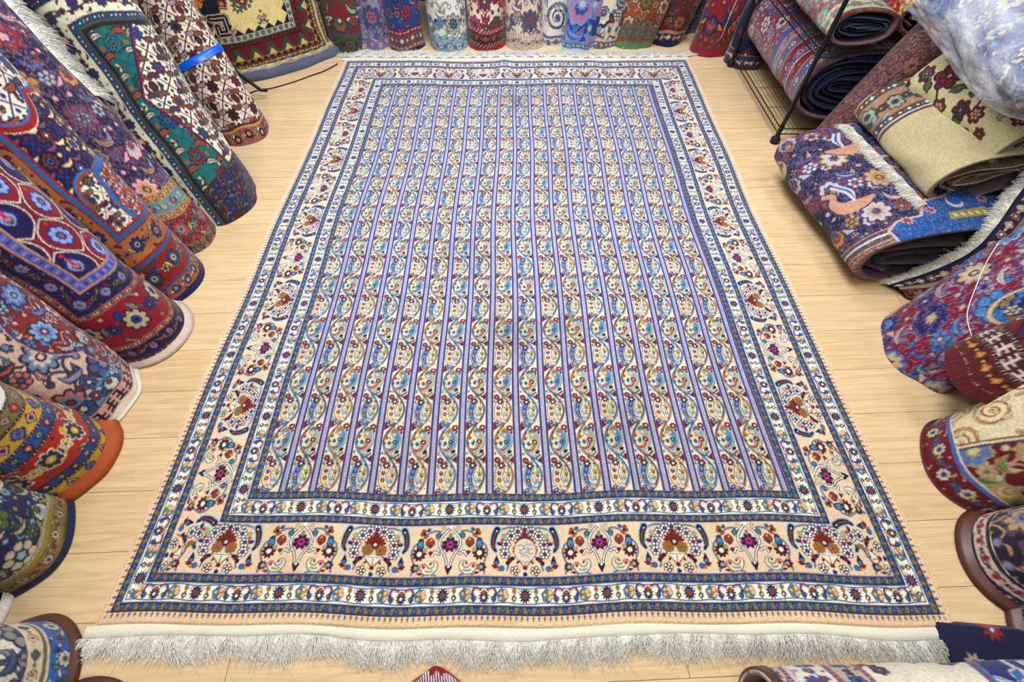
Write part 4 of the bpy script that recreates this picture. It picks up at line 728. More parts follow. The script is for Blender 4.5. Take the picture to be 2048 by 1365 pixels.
def empty(name, loc, label, cat, group=None):
    o = bpy.data.objects.new(name, None); o.empty_display_size = .1; COL.objects.link(o); o.location = loc; o['label'] = label; o['category'] = cat
    if group: o['group'] = group
    return o
def tag(o, label, cat, group=None):
    o['label'] = label; o['category'] = cat
    if group: o['group'] = group
    return o
def box(name, a, b, mat, parent=None, kind=None):
    (x0, y0, z0), (x1, y1, z1) = a, b; V = [(x, y, z) for z in (z0, z1) for y in (y0, y1) for x in (x0, x1)]
    o = mesh_np(name, np.array(V), np.array([(0, 2, 3, 1), (4, 5, 7, 6), (0, 1, 5, 4), (2, 6, 7, 3), (0, 4, 6, 2), (1, 3, 7, 5)]), mat, parent, None, False)
    if kind: o['kind'] = kind
    return o

# ------------------------------------------------------------------ rolled and folded carpets
def nrm(v): v = np.asarray(v, float); return v/np.linalg.norm(v)
def roll(name, label, group, B, T, ru, rv, design, face=None, v0=.5, u0=0., length=1.5, vis=.8, du=.0037, dv=.0037, n=2., upright=True, seed=0, amp=.012, crease=.0, flare=0., mat='wool', turns=3, core='core_navy', pitch=None, lip=.012, mirror=False, urev=False, cut=.32, twist=0., bend=(0, 0, 0), band=None, vs=1., zmin=None, jit=0., soft=0., dz=0.):
    """A carpet rolled or folded about the axis B -> T. ru, rv half sizes; u runs along the axis from B, v round it (0 faces `face`)."""
    R = np.random.RandomState(seed+11); B, T = np.asarray(B, float), np.asarray(T, float); a = nrm(T-B); f = np.asarray(face if face is not None else (0, 1.3, .9), float)-B if face is None or True else None
    if face is not None and upright is False: f = np.asarray(face, float)
    elif face is not None: f = np.asarray(face, float)
    e1 = nrm(f-a*np.dot(f, a)); e2 = np.cross(a, e1)
    th = np.linspace(-math.pi, math.pi, 721); ct, st = np.cos(th), np.sin(th); px = rv*np.sign(ct)*np.abs(ct)**(2/n); py = ru*np.sign(st)*np.abs(st)**(2/n)
    s = np.r_[0, np.cumsum(np.hypot(np.diff(px), np.diff(py)))]; per = s[-1]; nv = int(per/dv); sv = np.arange(nv)/nv*per; X = np.interp(sv, s, px); Y = np.interp(sv, s, py); TH = np.interp(sv, s, th); v = sv-per/2
    us = [0.]; 
    while us[-1] < length: us.append(us[-1]+(du if us[-1] < vis else du*(1+9*min(1, (us[-1]-vis)/.15))))
    us = np.array(us); us[-1] = length; nu = len(us)
    U_, V_ = us[:, None], v[None, :]; p1, p2, p3, p4 = R.uniform(0, 6.28, 4)
    rad = 1+2*amp/(ru+rv)*(.5*np.sin(2*TH+p1+3*U_)+.35*np.sin(3*TH+p2-7*U_)+.3*np.sin(U_*11+p3+TH)+.2*np.sin(U_*23+5*TH+p4))
    if crease: # puckers gathered near the base
        rad = rad-2*crease/(ru+rv)*np.exp(-((U_-.05)/.14)**2)*(np.maximum(0, np.sin(3*TH+p2))**3+np.maximum(0, np.sin(2*TH+p4))**4)
    if band is not None: rad = rad*(1-.07*np.exp(-((U_-band)/.035)**2))
    rad = rad*(1+flare*np.exp(-U_/.09)); 
    if soft: rad = rad*(1-soft*np.exp(-U_/.025))
    tw = twist*U_; cx, sx = np.cos(tw), np.sin(tw)
    A_, B_ = X[None]*rad, Y[None]*rad; A2, B2 = A_*cx-B_*sx, A_*sx+B_*cx
    bend = np.asarray(bend, float); C_ = B[None]+a[None]*us[:, None]+bend[None]*(np.sin(us/length*math.pi))[:, None]
    P = C_[:, None]+e1[None, None]*A2[..., None]+e2[None, None]*B2[..., None]
    if upright: # the soft end settles on the floor
        off = (e1[2]*A2[:1]+e2[2]*B2[:1])/a[2]; P = P-a[None, None]*(off*np.exp(-(U_/cut)**1.5))[..., None]; P[0, :, 2] = np.maximum(P[0, :, 2], B[2]+.001+dz)
    if zmin is not None: P[..., 2] = np.maximum(P[..., 2], zmin)
    img = D[design]; wob = .006*np.sin(U_*9+p1)+.004*np.sin(U_*21+p2); vv = v0+(V_*vs+wob)*(-1 if mirror else 1); uu = u0+(length-U_ if urev else U_)+.008*np.sin(2.2*TH+p3)+.004*np.sin(5*TH+p4)
    Cc = sample(img, KD, vv, np.broadcast_to(uu, vv.shape) if uu.shape != vv.shape else uu)
    Cc = 255*(np.clip(Cc, 0, 255)/255)**1.14; Cc = Cc*(1+R.normal(0, .05+jit, Cc.shape[:2])[..., None])
    if mat == 'back': # little warp-wise flecks of the reverse side
        fl = R.rand(nu//2+1, nv)[np.arange(nu)//2] < .22; Cc = np.where(fl[..., None], Cc*.62+70, Cc)
    root = empty(name, tuple(B), label, 'carpet', group)
    nV = nu*nv; V = P.reshape(-1, 3); Cf = Cc.reshape(-1, 3)
    if upright:   # close both ends, the hidden one coarsely
        V = np.vstack([V, C_[-1][None]]); Cf = np.vstack([Cf, [[90, 70, 60]]]); Fq = np.vstack([grid_faces(nu, nv, True), np.stack([np.full(nv, nV), nV-nv+np.arange(nv), nV-nv+(np.arange(nv)+1) % nv, nV-nv+(np.arange(nv)+1) % nv], -1)[:0]]) if False else grid_faces(nu, nv, True)
        V = P.reshape(-1, 3); Cf = Cc.reshape(-1, 3)
        in0 = C_[-1][None]+(P[-1]-C_[-1][None])*.5-a*.02; V = np.vstack([V, in0, C_[-1][None]+(P[-1]-C_[-1][None])*.08]); Cf = np.vstack([Cf, np.tile([[80, 60, 60]], (2*nv, 1))]); Fq = grid_faces(nu+2, nv, True)
    else:
        lipr = np.stack([C_[0][None]+(P[0]-C_[0][None])*(1-lip/min(ru, rv))-a*0, C_[0][None]+(P[0]-C_[0][None])*(1-lip*1.2/min(ru, rv))+a*.14]); end = np.stack([C_[-1][None]+(P[-1]-C_[-1][None])*q+a*.004 for q in (.6, .05)])
        V = np.vstack([lipr[::-1].reshape(-1, 3), V, end.reshape(-1, 3)]); Cf = np.vstack([np.tile([[30, 30, 60]], (nv, 1)), np.tile([[120, 96, 110]], (nv, 1)), Cf, np.tile([[60, 50, 60]], (2*nv, 1))]); Fq = grid_faces(nu+4, nv, True)
    body = mesh_np('carpet_body', V-B, Fq, M[mat], root, Cf)
    ring = dict(P=P, C=C_, a=a, e1=e1, e2=e2, us=us, X=X, Y=Y, TH=TH, B=B, nv=nv, ru=ru, rv=rv, root=root, n=n, design=design)
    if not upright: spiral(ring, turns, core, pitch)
    return ring
CORE = dict(core_navy=(24, 28, 70), core_green=(26, 48, 52), core_tan=(124, 106, 74), core_red=(96, 44, 50), core_bed=(60, 48, 48))
def spiral(r, turns, core, pitch=None):
    """the inner layers seen at the open end of a folded carpet: a real sheet wound inwards"""
    ru, rv, n = r['ru'], r['rv'], r['n']; pitch = pitch or min(ru, rv)*.82/turns; m = 90*turns; t = np.linspace(0, 2*math.pi*turns, m); th = t-math.pi*.8
    R = np.random.RandomState(int(ru*1e4)); wob = .10*pitch*np.sin(t*2.3+1)+.10*pitch*np.sin(t*5.1)
    rows = []
    for q in (.30, .92):   # inner and outer face of the sheet
        dlt = .020+pitch*(t/(2*math.pi)+q)+wob; a_, b_ = np.maximum(rv-dlt, .002), np.maximum(ru-dlt, .01); rows.append((a_*np.sign(np.cos(th))*np.abs(np.cos(th))**(2/n), b_*np.sign(np.sin(th))*np.abs(np.sin(th))**(2/n)))
    dep = [.012+.012*np.sin(t*1.7), .012+.012*np.sin(t*1.7), .16+0*t, .16+0*t]; src = [rows[0], rows[1], rows[1], rows[0]]
    V = np.stack([r['C'][0][None]+r['a'][None]*d[:, None]+r['e1'][None]*x[:, None]+r['e2'][None]*y[:, None] for d, (x, y) in zip(dep, src)], 1)
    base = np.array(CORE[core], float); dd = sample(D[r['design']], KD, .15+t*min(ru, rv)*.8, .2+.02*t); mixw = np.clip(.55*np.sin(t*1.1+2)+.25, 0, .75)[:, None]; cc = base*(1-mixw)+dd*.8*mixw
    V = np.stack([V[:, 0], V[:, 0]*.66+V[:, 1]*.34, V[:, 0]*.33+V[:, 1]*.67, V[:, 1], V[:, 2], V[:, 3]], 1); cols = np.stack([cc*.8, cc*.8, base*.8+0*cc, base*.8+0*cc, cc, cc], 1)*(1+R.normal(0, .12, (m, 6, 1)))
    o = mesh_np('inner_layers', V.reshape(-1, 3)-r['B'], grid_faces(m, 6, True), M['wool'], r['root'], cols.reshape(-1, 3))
    # pale overcast cord along the sheet edge
    mid = .5*(V[:, 0]+V[:, 3])-r['a'][None]*.002; Vt, Ft = tube_mesh([mid[::2]], .0022, 5); mesh_np('edge_cord', Vt-r['B'], Ft, M['selvedge'] if core in ('core_tan', 'core_red') else M['edgeblue'], r['root'])
    # dark back plate deep inside
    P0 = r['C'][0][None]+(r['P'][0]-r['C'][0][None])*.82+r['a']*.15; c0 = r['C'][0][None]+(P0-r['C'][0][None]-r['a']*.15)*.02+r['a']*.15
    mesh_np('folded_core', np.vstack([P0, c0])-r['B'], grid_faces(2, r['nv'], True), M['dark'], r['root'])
M['edgeblue'] = plain('blue_overcast_cord', (60, 76, 120), .7, .3)
def hoop(r, name, u, w, mat, out=.002, th0=-math.pi, th1=math.pi, slope=0., thick=.0015, u_=None):
    """a tape or end band hugging the roll from u to u+w"""
    sel = np.where((r['TH'] >= th0) & (r['TH'] <= th1))[0]; rows = []
    for uu in np.linspace(u, u+w, max(2, int(w/.012)+1)):
        f = np.interp(uu, r['us'], np.arange(len(r['us']))); i = int(f); i1 = min(i+1, len(r['us'])-1); q = f-i
        Pp = r['P'][i, sel]*(1-q)+r['P'][i1, sel]*q; Cc = r['C'][i]*(1-q)+r['C'][i1]*q
        Pp = Pp+r['a']*(slope*np.sin(r['TH'][sel]))[:, None]; d = Pp-Cc; d /= np.linalg.norm(d, axis=1)[:, None]; rows.append((Pp, d))
    outer = [p+d*(out+thick) for p, d in rows]; inner = [p+d*(out-thick) for p, d in rows]
    G = np.stack(outer+inner[::-1]+outer[:1]); 
    return mesh_np(name, G.reshape(-1, 3)-r['B'], grid_faces(len(G), len(sel), len(sel) == len(r['TH'])), mat, r['root'])
def end_band(r, name, h, flare, mat, under=.0):
    """leather or woven end that flares out under the pile at floor level"""
    P0 = r['P'][0]; C0 = r['C'][0]; d = P0-C0; d[:, 2] = 0; d /= np.linalg.norm(d, axis=1)[:, None]+1e-9; th = r['TH']
    j = 1+.12*np.sin(2*th+1.)
    z = np.zeros_like(th); i = int(np.interp(h*.9, r['us'], np.arange(len(r['us'])))); Ph = r['P'][i]
    fl = (flare*j)[:, None]; up = np.array([0, 0, 1.])
    G = np.stack([Ph+d*.0015, P0*.5+Ph*.5+d*(.004+fl*.35), P0+d*(.003+fl)+up*.004, P0+d*(fl-.004)+up*.001, P0-d*.01])
    return mesh_np(name, G.reshape(-1, 3)-r['B'], grid_faces(5, r['nv'], True), mat, r['root'])
def cord(name, pts, rad, mat, parent=None, label=None, cat=None, n=8):
    S = np.asarray(pts, float); Q = np.vstack([2*S[0]-S[1], S, 2*S[-1]-S[-2]]); out = []
    for i in range(1, len(Q)-2):
        for t in np.linspace(0, 1, n, endpoint=False): a, b, c, d = Q[i-1:i+3]; out.append(.5*((2*b)+(c-a)*t+(2*a-5*b+4*c-d)*t*t+(3*b-a-3*c+d)*t**3))
    out.append(S[-1]); V, Fq = tube_mesh([np.array(out)], rad, 6)
    if parent is not None: V = V-np.array(parent.location)
    o = mesh_np(name, V, Fq, mat, parent)
    if label: tag(o, label, cat)
    return o
# ------------------------------------------------------------------ the room
D = designs()
box('floor', (-2.9, -1.8, -.06), (3.0, 4.8, 0), M['floor'], None, 'structure')
box('wall_left', (-2.75, -1.7, 0), (-2.65, 4.75, 2.8), M['white_w'], None, 'structure'); box('wall_right', (2.85, -1.7, 0), (2.95, 4.75, 2.8), M['white_w'], None, 'structure')
box('wall_back', (-2.75, 4.65, 0), (2.95, 4.75, 2.8), M['white_w'], None, 'structure'); box('wall_front', (-2.75, -1.75, 0), (2.95, -1.65, 2.8), M['white_w'], None, 'structure')
box('ceiling', (-2.75, -1.7, 2.8), (2.95, 4.75, 2.9), M['ceil'], None, 'structure')

# ------------------------------------------------------------------ the large carpet on the floor
def big_rug():
    W, L, X0, Y0 = 2.5, 3.497, -1.2208, .063; k = 900; img = big_rug_image(k, W, L, 1, 1)
    root = empty('area_rug', (X0, Y0, 0), 'large ivory and blue paisley striped carpet with white fringe, spread flat across the floor', 'carpet')
    nx = 1150; t = np.linspace(0, 1, 1500); yv = L*(.80*t+.20*t**2); xv = np.linspace(0, W, nx); X, Y = np.meshgrid(xv, yv)
    # box filter the image down to the knot spacing
    def blur(a, n, ax):
        if n < 2: return a
        c = np.cumsum(np.concatenate([np.zeros_like(np.take(a, [0], ax)), a], ax), ax); s = a.shape[ax]; i = np.arange(s); lo, hi = np.clip(i-n//2, 0, s), np.clip(i-n//2+n, 0, s)
        return (np.take(c, hi, ax)-np.take(c, lo, ax))/((hi-lo).reshape([-1 if q == ax else 1 for q in range(3)]))
    img = blur(blur(img.astype(np.float32), 2, 0), 2, 1)
    C = sample(img, k, X, Y); 
    C = 255*(C/255)**1.13; f_ = np.clip((Y-.35)/1.2, 0, 1)[..., None]; C = C*(1+f_*np.array([.015, .045, .11]))   # colours turn cooler and paler away from the near end
    # worn, slightly soiled patches of a trodden carpet
    def spot(x, y, r, a): return 1-a*np.exp(-(((X-x)**2+(Y-y)**2)/r**2))
    C = C*(spot(1.22, 1.05, .10, .16)*spot(1.45, 1.1, .07, .12)*spot(1.25, 2.9, .09, .18)*spot(1.5, 2.2, .08, .1)*spot(1.0, 1.5, .12, .08)*spot(1.6, .62, .1, .1))[..., None]
    C *= (1+np.random.RandomState(5).normal(0, .045, C.shape[:2]))[..., None]
    z = .010+.0022*np.sin(X*2.9+1)*np.sin(Y*2.1+.5)+.0016*np.sin(X*7+Y*3)+.0012*np.sin(Y*9-X*5)
    z += .010*np.exp(-((X-1.16)/.05)**2)*np.exp(-((L-Y)/.34)**2)+.006*np.exp(-((X-1.78)/.07)**2)*np.exp(-((L-Y)/.22)**2)+.004*np.exp(-((X-.7-.12*Y)/.04)**2)*np.exp(-(Y/.5)**2)
    ed = np.minimum(np.minimum(X, W-X), np.minimum(Y, L-Y)); z = z*np.clip(ed/.012, .35, 1)
    z += .0007*np.random.RandomState(6).normal(0, 1, z.shape)
    Xw = X+.006*np.sin(Y*2.3+1)+.004*np.sin(Y*6.1)+.012*(Y/L)*(1-Y/L)*4*(X/W-.5)*-.6; Yw = Y+.006*np.sin(X*4.1+.4)*(1-Y/L)+.007*np.sin(X*5.3)*Y/L+.003*np.sin(X*13)
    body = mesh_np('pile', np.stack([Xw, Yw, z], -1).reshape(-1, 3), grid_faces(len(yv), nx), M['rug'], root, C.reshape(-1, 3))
    # thickness round the rim
    rim = np.vstack([np.stack([Xw, Yw, z], -1)[0], np.stack([Xw, Yw, z], -1)[1:, -1], np.stack([Xw, Yw, z], -1)[-1, -2::-1], np.stack([Xw, Yw, z], -1)[-2:0:-1, 0]]); rb = rim.copy(); rb[:, 2] = .0005
    mesh_np('selvedge', np.stack([rim, rb]).reshape(-1, 3), grid_faces(2, len(rim), True), plain('peach_selvedge', (226, 196, 164), .85), root)
    for near in (True, False):
        x = np.linspace(-.012, W+.012, 260); xi = np.clip(x, 0, W); s = -1 if near else 1
        ye = np.interp(xi, xv, Yw[0] if near else Yw[-1]); wk = (.022 if near else .030)*(1+.16*np.sin(x*5+2)+.1*np.sin(x*17))
        rows = [np.stack([x, ye-s*.006, np.full_like(x, .0065)], -1), np.stack([x, ye+s*wk*.3, .0085+.0008*np.sin(x*40)], -1), np.stack([x, ye+s*wk, .005+.002*np.sin(x*9)**2], -1), np.stack([x, ye+s*wk*1.06, np.full_like(x, .001)], -1)]
        mesh_np('flat_woven_end', np.stack(rows).reshape(-1, 3), grid_faces(4, 260), M['kilim'], root)
        b = rows[2].copy(); o = np.zeros_like(b); o[:, 1] = s; o[:, 0] = .25*np.sin(x*3)+np.where(x > W-.12, (x-W+.12)*11, 0)-np.where(x < .1, (.1-x)*6, 0)
        threads('fringe', b, o, .050 if near else .085, 1150 if near else 800, M['fringe'], root, 3 if near else 4, .0012, .0009 if near else .0012, .12, .62, 2, .5)
big_rug()

# ------------------------------------------------------------------ carpets standing along the left wall
G = 'carpet rolls standing along the left side'
# cream geometric carpet hung in a wide flat roll at the far left
r = roll('rolled_carpet', 'cream geometric carpet with hooked star medallion and zigzag borders, standing at the far left corner', None, (-1.72, 3.53, .045), (-1.74, 3.56, 1.2), .43, .13, 'kazak', face=(.55, -.84, 0), v0=.70, n=2.6, length=1.25, vis=.75, du=.004, dv=.004, seed=1, amp=.008, cut=.2)
th = r['TH']; sel = np.where((th > -1.4) & (th < 1.7))[0]; P0 = r['P'][0, sel]; d = P0-r['C'][0]; d[:, 2] = 0; d /= np.linalg.norm(d, axis=1)[:, None]
threads('fringe', P0-r['B']+d*.004+np.array([0, 0, .010]), d+np.array([0, 0, -.4]), .034, 900, plain('cream_fringe', (214, 200, 160), .9, .2, 0, .1, .2, 90), r['root'], 5, -.03, .0010, .3, .4, 2)
V_ = []
xx = np.linspace(-math.pi, math.pi, 120, endpoint=False)
for s_, z_ in ((1.10, .001), (1.13, .012), (1.11, .032), (1.04, .042), (.3, .043)):
    V_.append(np.stack([-1.71+(.46*s_*np.sin(xx))*.84+(.17*s_*np.cos(xx))*.55+.008*np.sin(xx*9), 3.50+(.46*s_*np.sin(xx))*.55-(.17*s_*np.cos(xx))*.84+.006*np.sin(xx*11), np.full_like(xx, z_)+.003*np.sin(xx*13)*(z_ > .01)], -1))
tag(mesh_np('folded_rug_pad', np.stack(V_).reshape(-1, 3), grid_faces(5, 120, True), M['pad']), 'blue grey shaggy pad showing beneath the cream geometric carpet', 'pad')

r = roll('rolled_carpet', 'ivory carpet roll with maroon floral lattice and a bright blue tape tied round it', G, (-1.635, 2.635, 0), (-1.915, 2.93, .62), .145, .135, 'herati_ivory', v0=.45, seed=2, length=1.5, vis=.75)
hoop(r, 'tape', .39, .034, M['tape'], .003, -2.2, 2.2, .02)
r = roll('rolled_carpet', 'teal and ivory carpet roll with a white flowered side border, leaning at the left', G, (-1.525, 1.985, 0), (-1.85, 2.31, .8), .185, .165, 'teal', v0=.36, seed=3, amp=.014, crease=.008, length=1.6, vis=.95, cut=.28)
r = roll('rolled_carpet', 'dusky navy carpet roll with pink and yellow flowers, seen from its knotted back', G, (-1.635, 1.70, 0), (-1.95, 1.88, .8), .155, .15, 'speckled', v0=.5, seed=4, mat='back', length=1.5, vis=.95)
j0 = int(np.argmin(np.abs(r['TH']-.75))); ii = np.interp(np.linspace(.62, 1.25, 60), r['us'], np.arange(len(r['us']))).astype(int); b = r['P'][ii, j0]-r['B']; d = np.tile(nrm(np.array([.35, .75, -.25])), (60, 1))
threads('fringe', b, d, .05, 900, M['fringe'], r['root'], 9, None, .0011, .5, .5, 2)
r = roll('rolled_carpet', 'navy, white and red medallion carpet roll with an ochre border and plain navy foot', G, (-1.60, 1.425, 0), (-1.775, 1.50, .7), .178, .17, 'navy_medallion', v0=.42, seed=5, length=1.55, vis=.95, amp=.01)
r = roll('rolled_carpet', 'crimson and violet carpet roll with cartouche field and pale woven end at the foot', G, (-1.555, 1.125, 0), (-1.715, 1.18, .55), .175, .165, 'crimson_lattice', v0=.46, seed=6, length=1.55, vis=.8, amp=.01, u0=-.0)
end_band(r, 'woven_end', .03, .018, M['selvedge'])
r = roll('rolled_carpet', 'sky blue, brick and cream scrolling carpet roll with a dark key pattern at its foot', G, (-1.60, .83, 0), (-1.665, .845, .35), .165, .155, 'sky_scroll', v0=.6, seed=7, length=1.5, vis=.62, amp=.016, crease=.008)
end_band(r, 'woven_end', .012, .012, plain('white_woven_end', (216, 208, 190), .8, .2))
r = roll('rolled_carpet', 'carpet roll striped in yellow, blue, red and olive with a rust leather foot', G, (-1.575, .575, 0), (-1.60, .55, .3), .16, .15, 'striped_geometric', v0=.72, seed=8, length=1.5, vis=.5, amp=.012, crease=.010)
end_band(r, 'leather_end', .05, .024, M['leather_rust'])
r = roll('rolled_carpet', 'navy and cream floral carpet roll with a mustard striped border at its foot', G, (-1.575, .30, 0), (-1.60, .30, .3), .165, .155, 'navy_cream', v0=.6, seed=9, length=1.5, vis=.45, amp=.014, crease=.006)
end_band(r, 'leather_end', .02, .012, M['core_navy'])
r = roll('rolled_carpet', 'carpet roll with a pale ribbed edge, barely in view at the left margin', G, (-1.60, .10, 0), (-1.64, .08, .3), .12, .10, 'red_navy_foot', v0=.5, seed=10, length=1.4, vis=.3); end_band(r, 'woven_end', .03, .012, M['fringe'])
r = roll('rolled_carpet', 'white and bright blue floral carpet roll with brown leather foot at the lower left', G, (-1.36, -.055, 0), (-1.40, -.07, .3), .155, .135, 'blue_cream', v0=.5, seed=11, length=1.4, vis=.5, amp=.012, crease=.004)
end_band(r, 'leather_end', .03, .012, M['leather_brown'])
r = roll('rolled_carpet', 'pale carpet roll with brown foot just showing at the bottom left edge', G, (-1.13, -.19, 0), (-1.18, -.26, .3), .14, .13, 'cream_scroll', v0=.5, seed=12, length=1.3, vis=.4); end_band(r, 'leather_end', .02, .01, M['leather_brown'])
yy = np.linspace(0, .30, 130)[:, None]; hw = .085*np.sqrt(np.clip(yy/.05, 0, 1))*.8+.02*np.clip(yy/.05, 0, 1)+.04*yy/.3; tt = np.linspace(-1, 1, 90)[None]; Xr = hw*tt-.010*yy; Yr = -yy+.006*np.sin(tt*9); ed = np.minimum(hw*(1-np.abs(tt)), yy); Zr = .004+.030*np.clip(ed/.02, 0, 1)**.5+0*tt
ccr = np.where((ed < .010)[..., None], np.array([150, 22, 34.]), np.where((np.sin((Xr+Yr*.25)*900) > .1)[..., None], np.array([220, 212, 214.]), np.where((Yr > -.09)[..., None], np.array([96, 50, 66.]), np.array([44, 46, 80.]))))
o = mesh_np('folded_carpet', np.stack([Xr, Yr, Zr], -1).reshape(-1, 3), grid_faces(130, 90), M['wool'], None, ccr.reshape(-1, 3)); o.location = (-.213, -.030, .001)
tag(o, 'red edged carpet corner with a pale ribbed end at the bottom of the picture', 'carpet')

# ------------------------------------------------------------------ the row along the back
G = 'carpet rolls standing along the back'
rows = [('red_green', 'brick red carpet roll with an olive border at its foot, first of the back row', -1.225, -.02, .140, .13, .3),
 ('mauve', 'mauve and pink crumpled carpet roll standing at the back beside the brick red roll', -1.035, .02, .135, .12, .5),
 ('blue_red', 'blue floral carpet roll with wine red and brown bands standing at the back', -.79, 0, .14, .135, .45),
 ('white_blue', 'white carpet roll with blue sprays and a grey blue border standing at the back', -.475, -.01, .145, .14, .40),
 ('red_cream', 'cream and crimson floral carpet roll with a dark wine border standing at the back', -.185, .005, .14, .135, .5),
 ('cream_scroll', 'pale cream scrolling carpet roll with dotted bands standing at the back', .095, 0, .135, .13, .45),
 ('white_navy', 'white carpet roll with navy branches, set back behind its neighbours in the back row', .31, .10, .12, .11, .5),
 ('royal_blue', 'royal blue carpet with large pale motifs drooping in a loose roll at the back', .49, -.01, .13, .11, .5),
 ('cream_navy', 'cream and slate carpet roll with a vase motif standing beside the royal blue one', .69, .03, .12, .11, .4),
 ('rust_orange', 'rust orange paisley carpet roll with a folded green edge at its foot', .92, .02, .15, .12, .5),
 ('red_navy_foot', 'deep red carpet roll with a plain navy foot standing at the back', 1.18, .07, .115, .11, .4),
 ('slate', 'slim slate grey carpet roll squeezed behind the red rolls at the back right', 1.375, .22, .085, .08, .4)]
for i, (dn, lab, x, dy, ru, rv, v0) in enumerate(rows):
    lean = (.02*math.sin(i*2.1)+(.10 if x > .4 else 0)+(.06 if x > .9 else 0), .10, .6)
    roll('rolled_carpet', lab, G, (x, 3.70+rv+dy, 0), (x+lean[0], 3.70+rv+dy+lean[1], .6), ru, rv, dn, face=(0, -1, .2), v0=v0, seed=20+i, length=1.2, vis=.5, amp=.016 if dn in ('mauve', 'royal_blue') else .008, crease=.022 if dn in ('mauve', 'royal_blue', 'cream_navy', 'rust_orange') else .004, flare=.12 if dn in ('royal_blue', 'mauve') else .02, cut=.2)
r = roll('rolled_carpet', 'red and orange floral carpet roll with a strip of white fringe hanging down it', G, (1.47, 3.72, 0), (1.63, 3.95, .6), .135, .12, 'red_orange', face=(-.2, -1, .2), v0=.4, seed=40, length=1.2, vis=.55, amp=.012, cut=.2, crease=.01)
ii = np.interp(np.linspace(.12, .55, 30), r['us'], np.arange(len(r['us']))).astype(int); j0 = int(np.argmin(np.abs(r['TH']-.25))); b = r['P'][ii, j0]-r['B']+np.array([0, -.004, 0])
threads('fringe', b, np.tile([-.35, -.2, -1.], (30, 1)), .06, 260, M['fringe'], r['root'], 12, None, .0013, .1, .12, 2, .05)
r = roll('rolled_carpet', 'dark navy carpet roll with white dotted bands and red rosettes beside the wire rack', G, (1.66, 3.52, 0), (1.80, 3.75, .6), .125, .11, 'navy_tribal', face=(-.3, -1, .2), v0=.45, seed=41, length=1.2, vis=.55, amp=.014, cut=.2, crease=.012)

# ------------------------------------------------------------------ wire rack with folded carpets
root = empty('wire_rack', (1.565, 2.516, 0), 'black metal wire rack holding folded carpets at the back right', 'rack')
Bq = np.array([1.565, 2.516, 0]); X1, Y1 = 2.45, 3.47
for (x, y) in ((1.565, 2.516), (1.565, Y1), (X1, 2.516), (X1, Y1)):
    leg = rods('leg', [np.array([(x, y, .02), (x, y, .3), (x, y, .7), (x, y, 1.25)])-Bq], .0115, M['metal'], root, 12)
    V_ = []; t = np.linspace(0, 2*math.pi, 16, endpoint=False)
    for rr, zz in ((.016, 0), (.026, .002), (.027, .026), (.018, .036), (.014, .046), (.0125, .06)): V_.append(np.stack([x+rr*np.cos(t), y+rr*np.sin(t), np.full_like(t, zz)], -1))
    f_ = mesh_np('foot', np.stack(V_).reshape(-1, 3)-Bq, grid_faces(6, 16, True), M['rubber'], leg)
    for z_ in (.075, .485): rods('collar', [np.array([(x, y, z_), (x, y, z_+.03)])-Bq], .0145, M['metal'], leg, 12)
for z in (.085, .50):
    fr = [[(1.565, 2.516, z), (X1, 2.516, z)], [(1.565, Y1, z), (X1, Y1, z)], [(1.565, 2.516, z), (1.565, Y1, z)], [(X1, 2.516, z), (X1, Y1, z)]]; fr += [[(a[0], a[1], z-.032) for a in s] for s in fr]
    sh = rods('shelf', [np.array(s)-Bq for s in fr], .0032, M['metal'], root)
    wires = [[(1.565+(X1-1.565)*i/36, 2.516, z+.003), (1.565+(X1-1.565)*i/36, Y1, z+.003)] for i in range(37)]+[[(1.565, 2.516+(Y1-2.516)*i/4, z-.001), (X1, 2.516+(Y1-2.516)*i/4, z-.001)] for i in range(5)]
    wires += [[(1.565, 2.516+(Y1-2.516)*i/30, z-.032), (1.565, 2.516+(Y1-2.516)*(i+.5)/30, z)] for i in range(30)]+[[(1.565+(X1-1.565)*i/26, 2.516, z-.032), (1.565+(X1-1.565)*(i+.5)/26, 2.516, z)] for i in range(26)]
    rods('wire_mesh', [np.array(s)-Bq for s in wires], .0014, M['metal'], sh, 5)
rods('side_rail', [np.array([(1.565, 2.516, .80), (1.565, Y1, .80)])-Bq], .003, M['metal'], root)
G = 'folded carpets on the wire rack'
r = roll('folded_carpet', 'large folded carpet with crimson and slate bands and navy inner layers on the lower shelf', G, (1.93, 2.575, .287), (1.93, 3.3, .287), .335, .188, 'rack_bundle', face=(0, 0, 1), v0=.8, n=2.5, upright=False, seed=50, length=.92, vis=.92, turns=5, core='core_navy', amp=.008, zmin=.095, lip=.014)
hoop(r, 'string', .16, .005, M['string'], .003, -math.pi, math.pi, 0, .0014)
r = roll('folded_carpet', 'rolled carpet with brick and sage back and dark green layers on the upper shelf', G, (1.74, 2.545, .590), (1.74, 3.3, .590), .165, .080, 'sage_back', face=(0, 0, 1), v0=.6, n=2.4, upright=False, seed=51, length=.8, vis=.8, turns=4, core='core_green', amp=.006, mat='back', zmin=.508)
r = roll('folded_carpet', 'scarlet and gold floral carpet folded on top of the upper shelf roll', G, (2.13, 2.62, .605), (2.13, 3.35, .605), .20, .09, 'red_gold', face=(0, 0, 1), v0=.5, n=2.4, upright=False, seed=52, length=.7, vis=.7, turns=2, core='core_red', amp=.022)

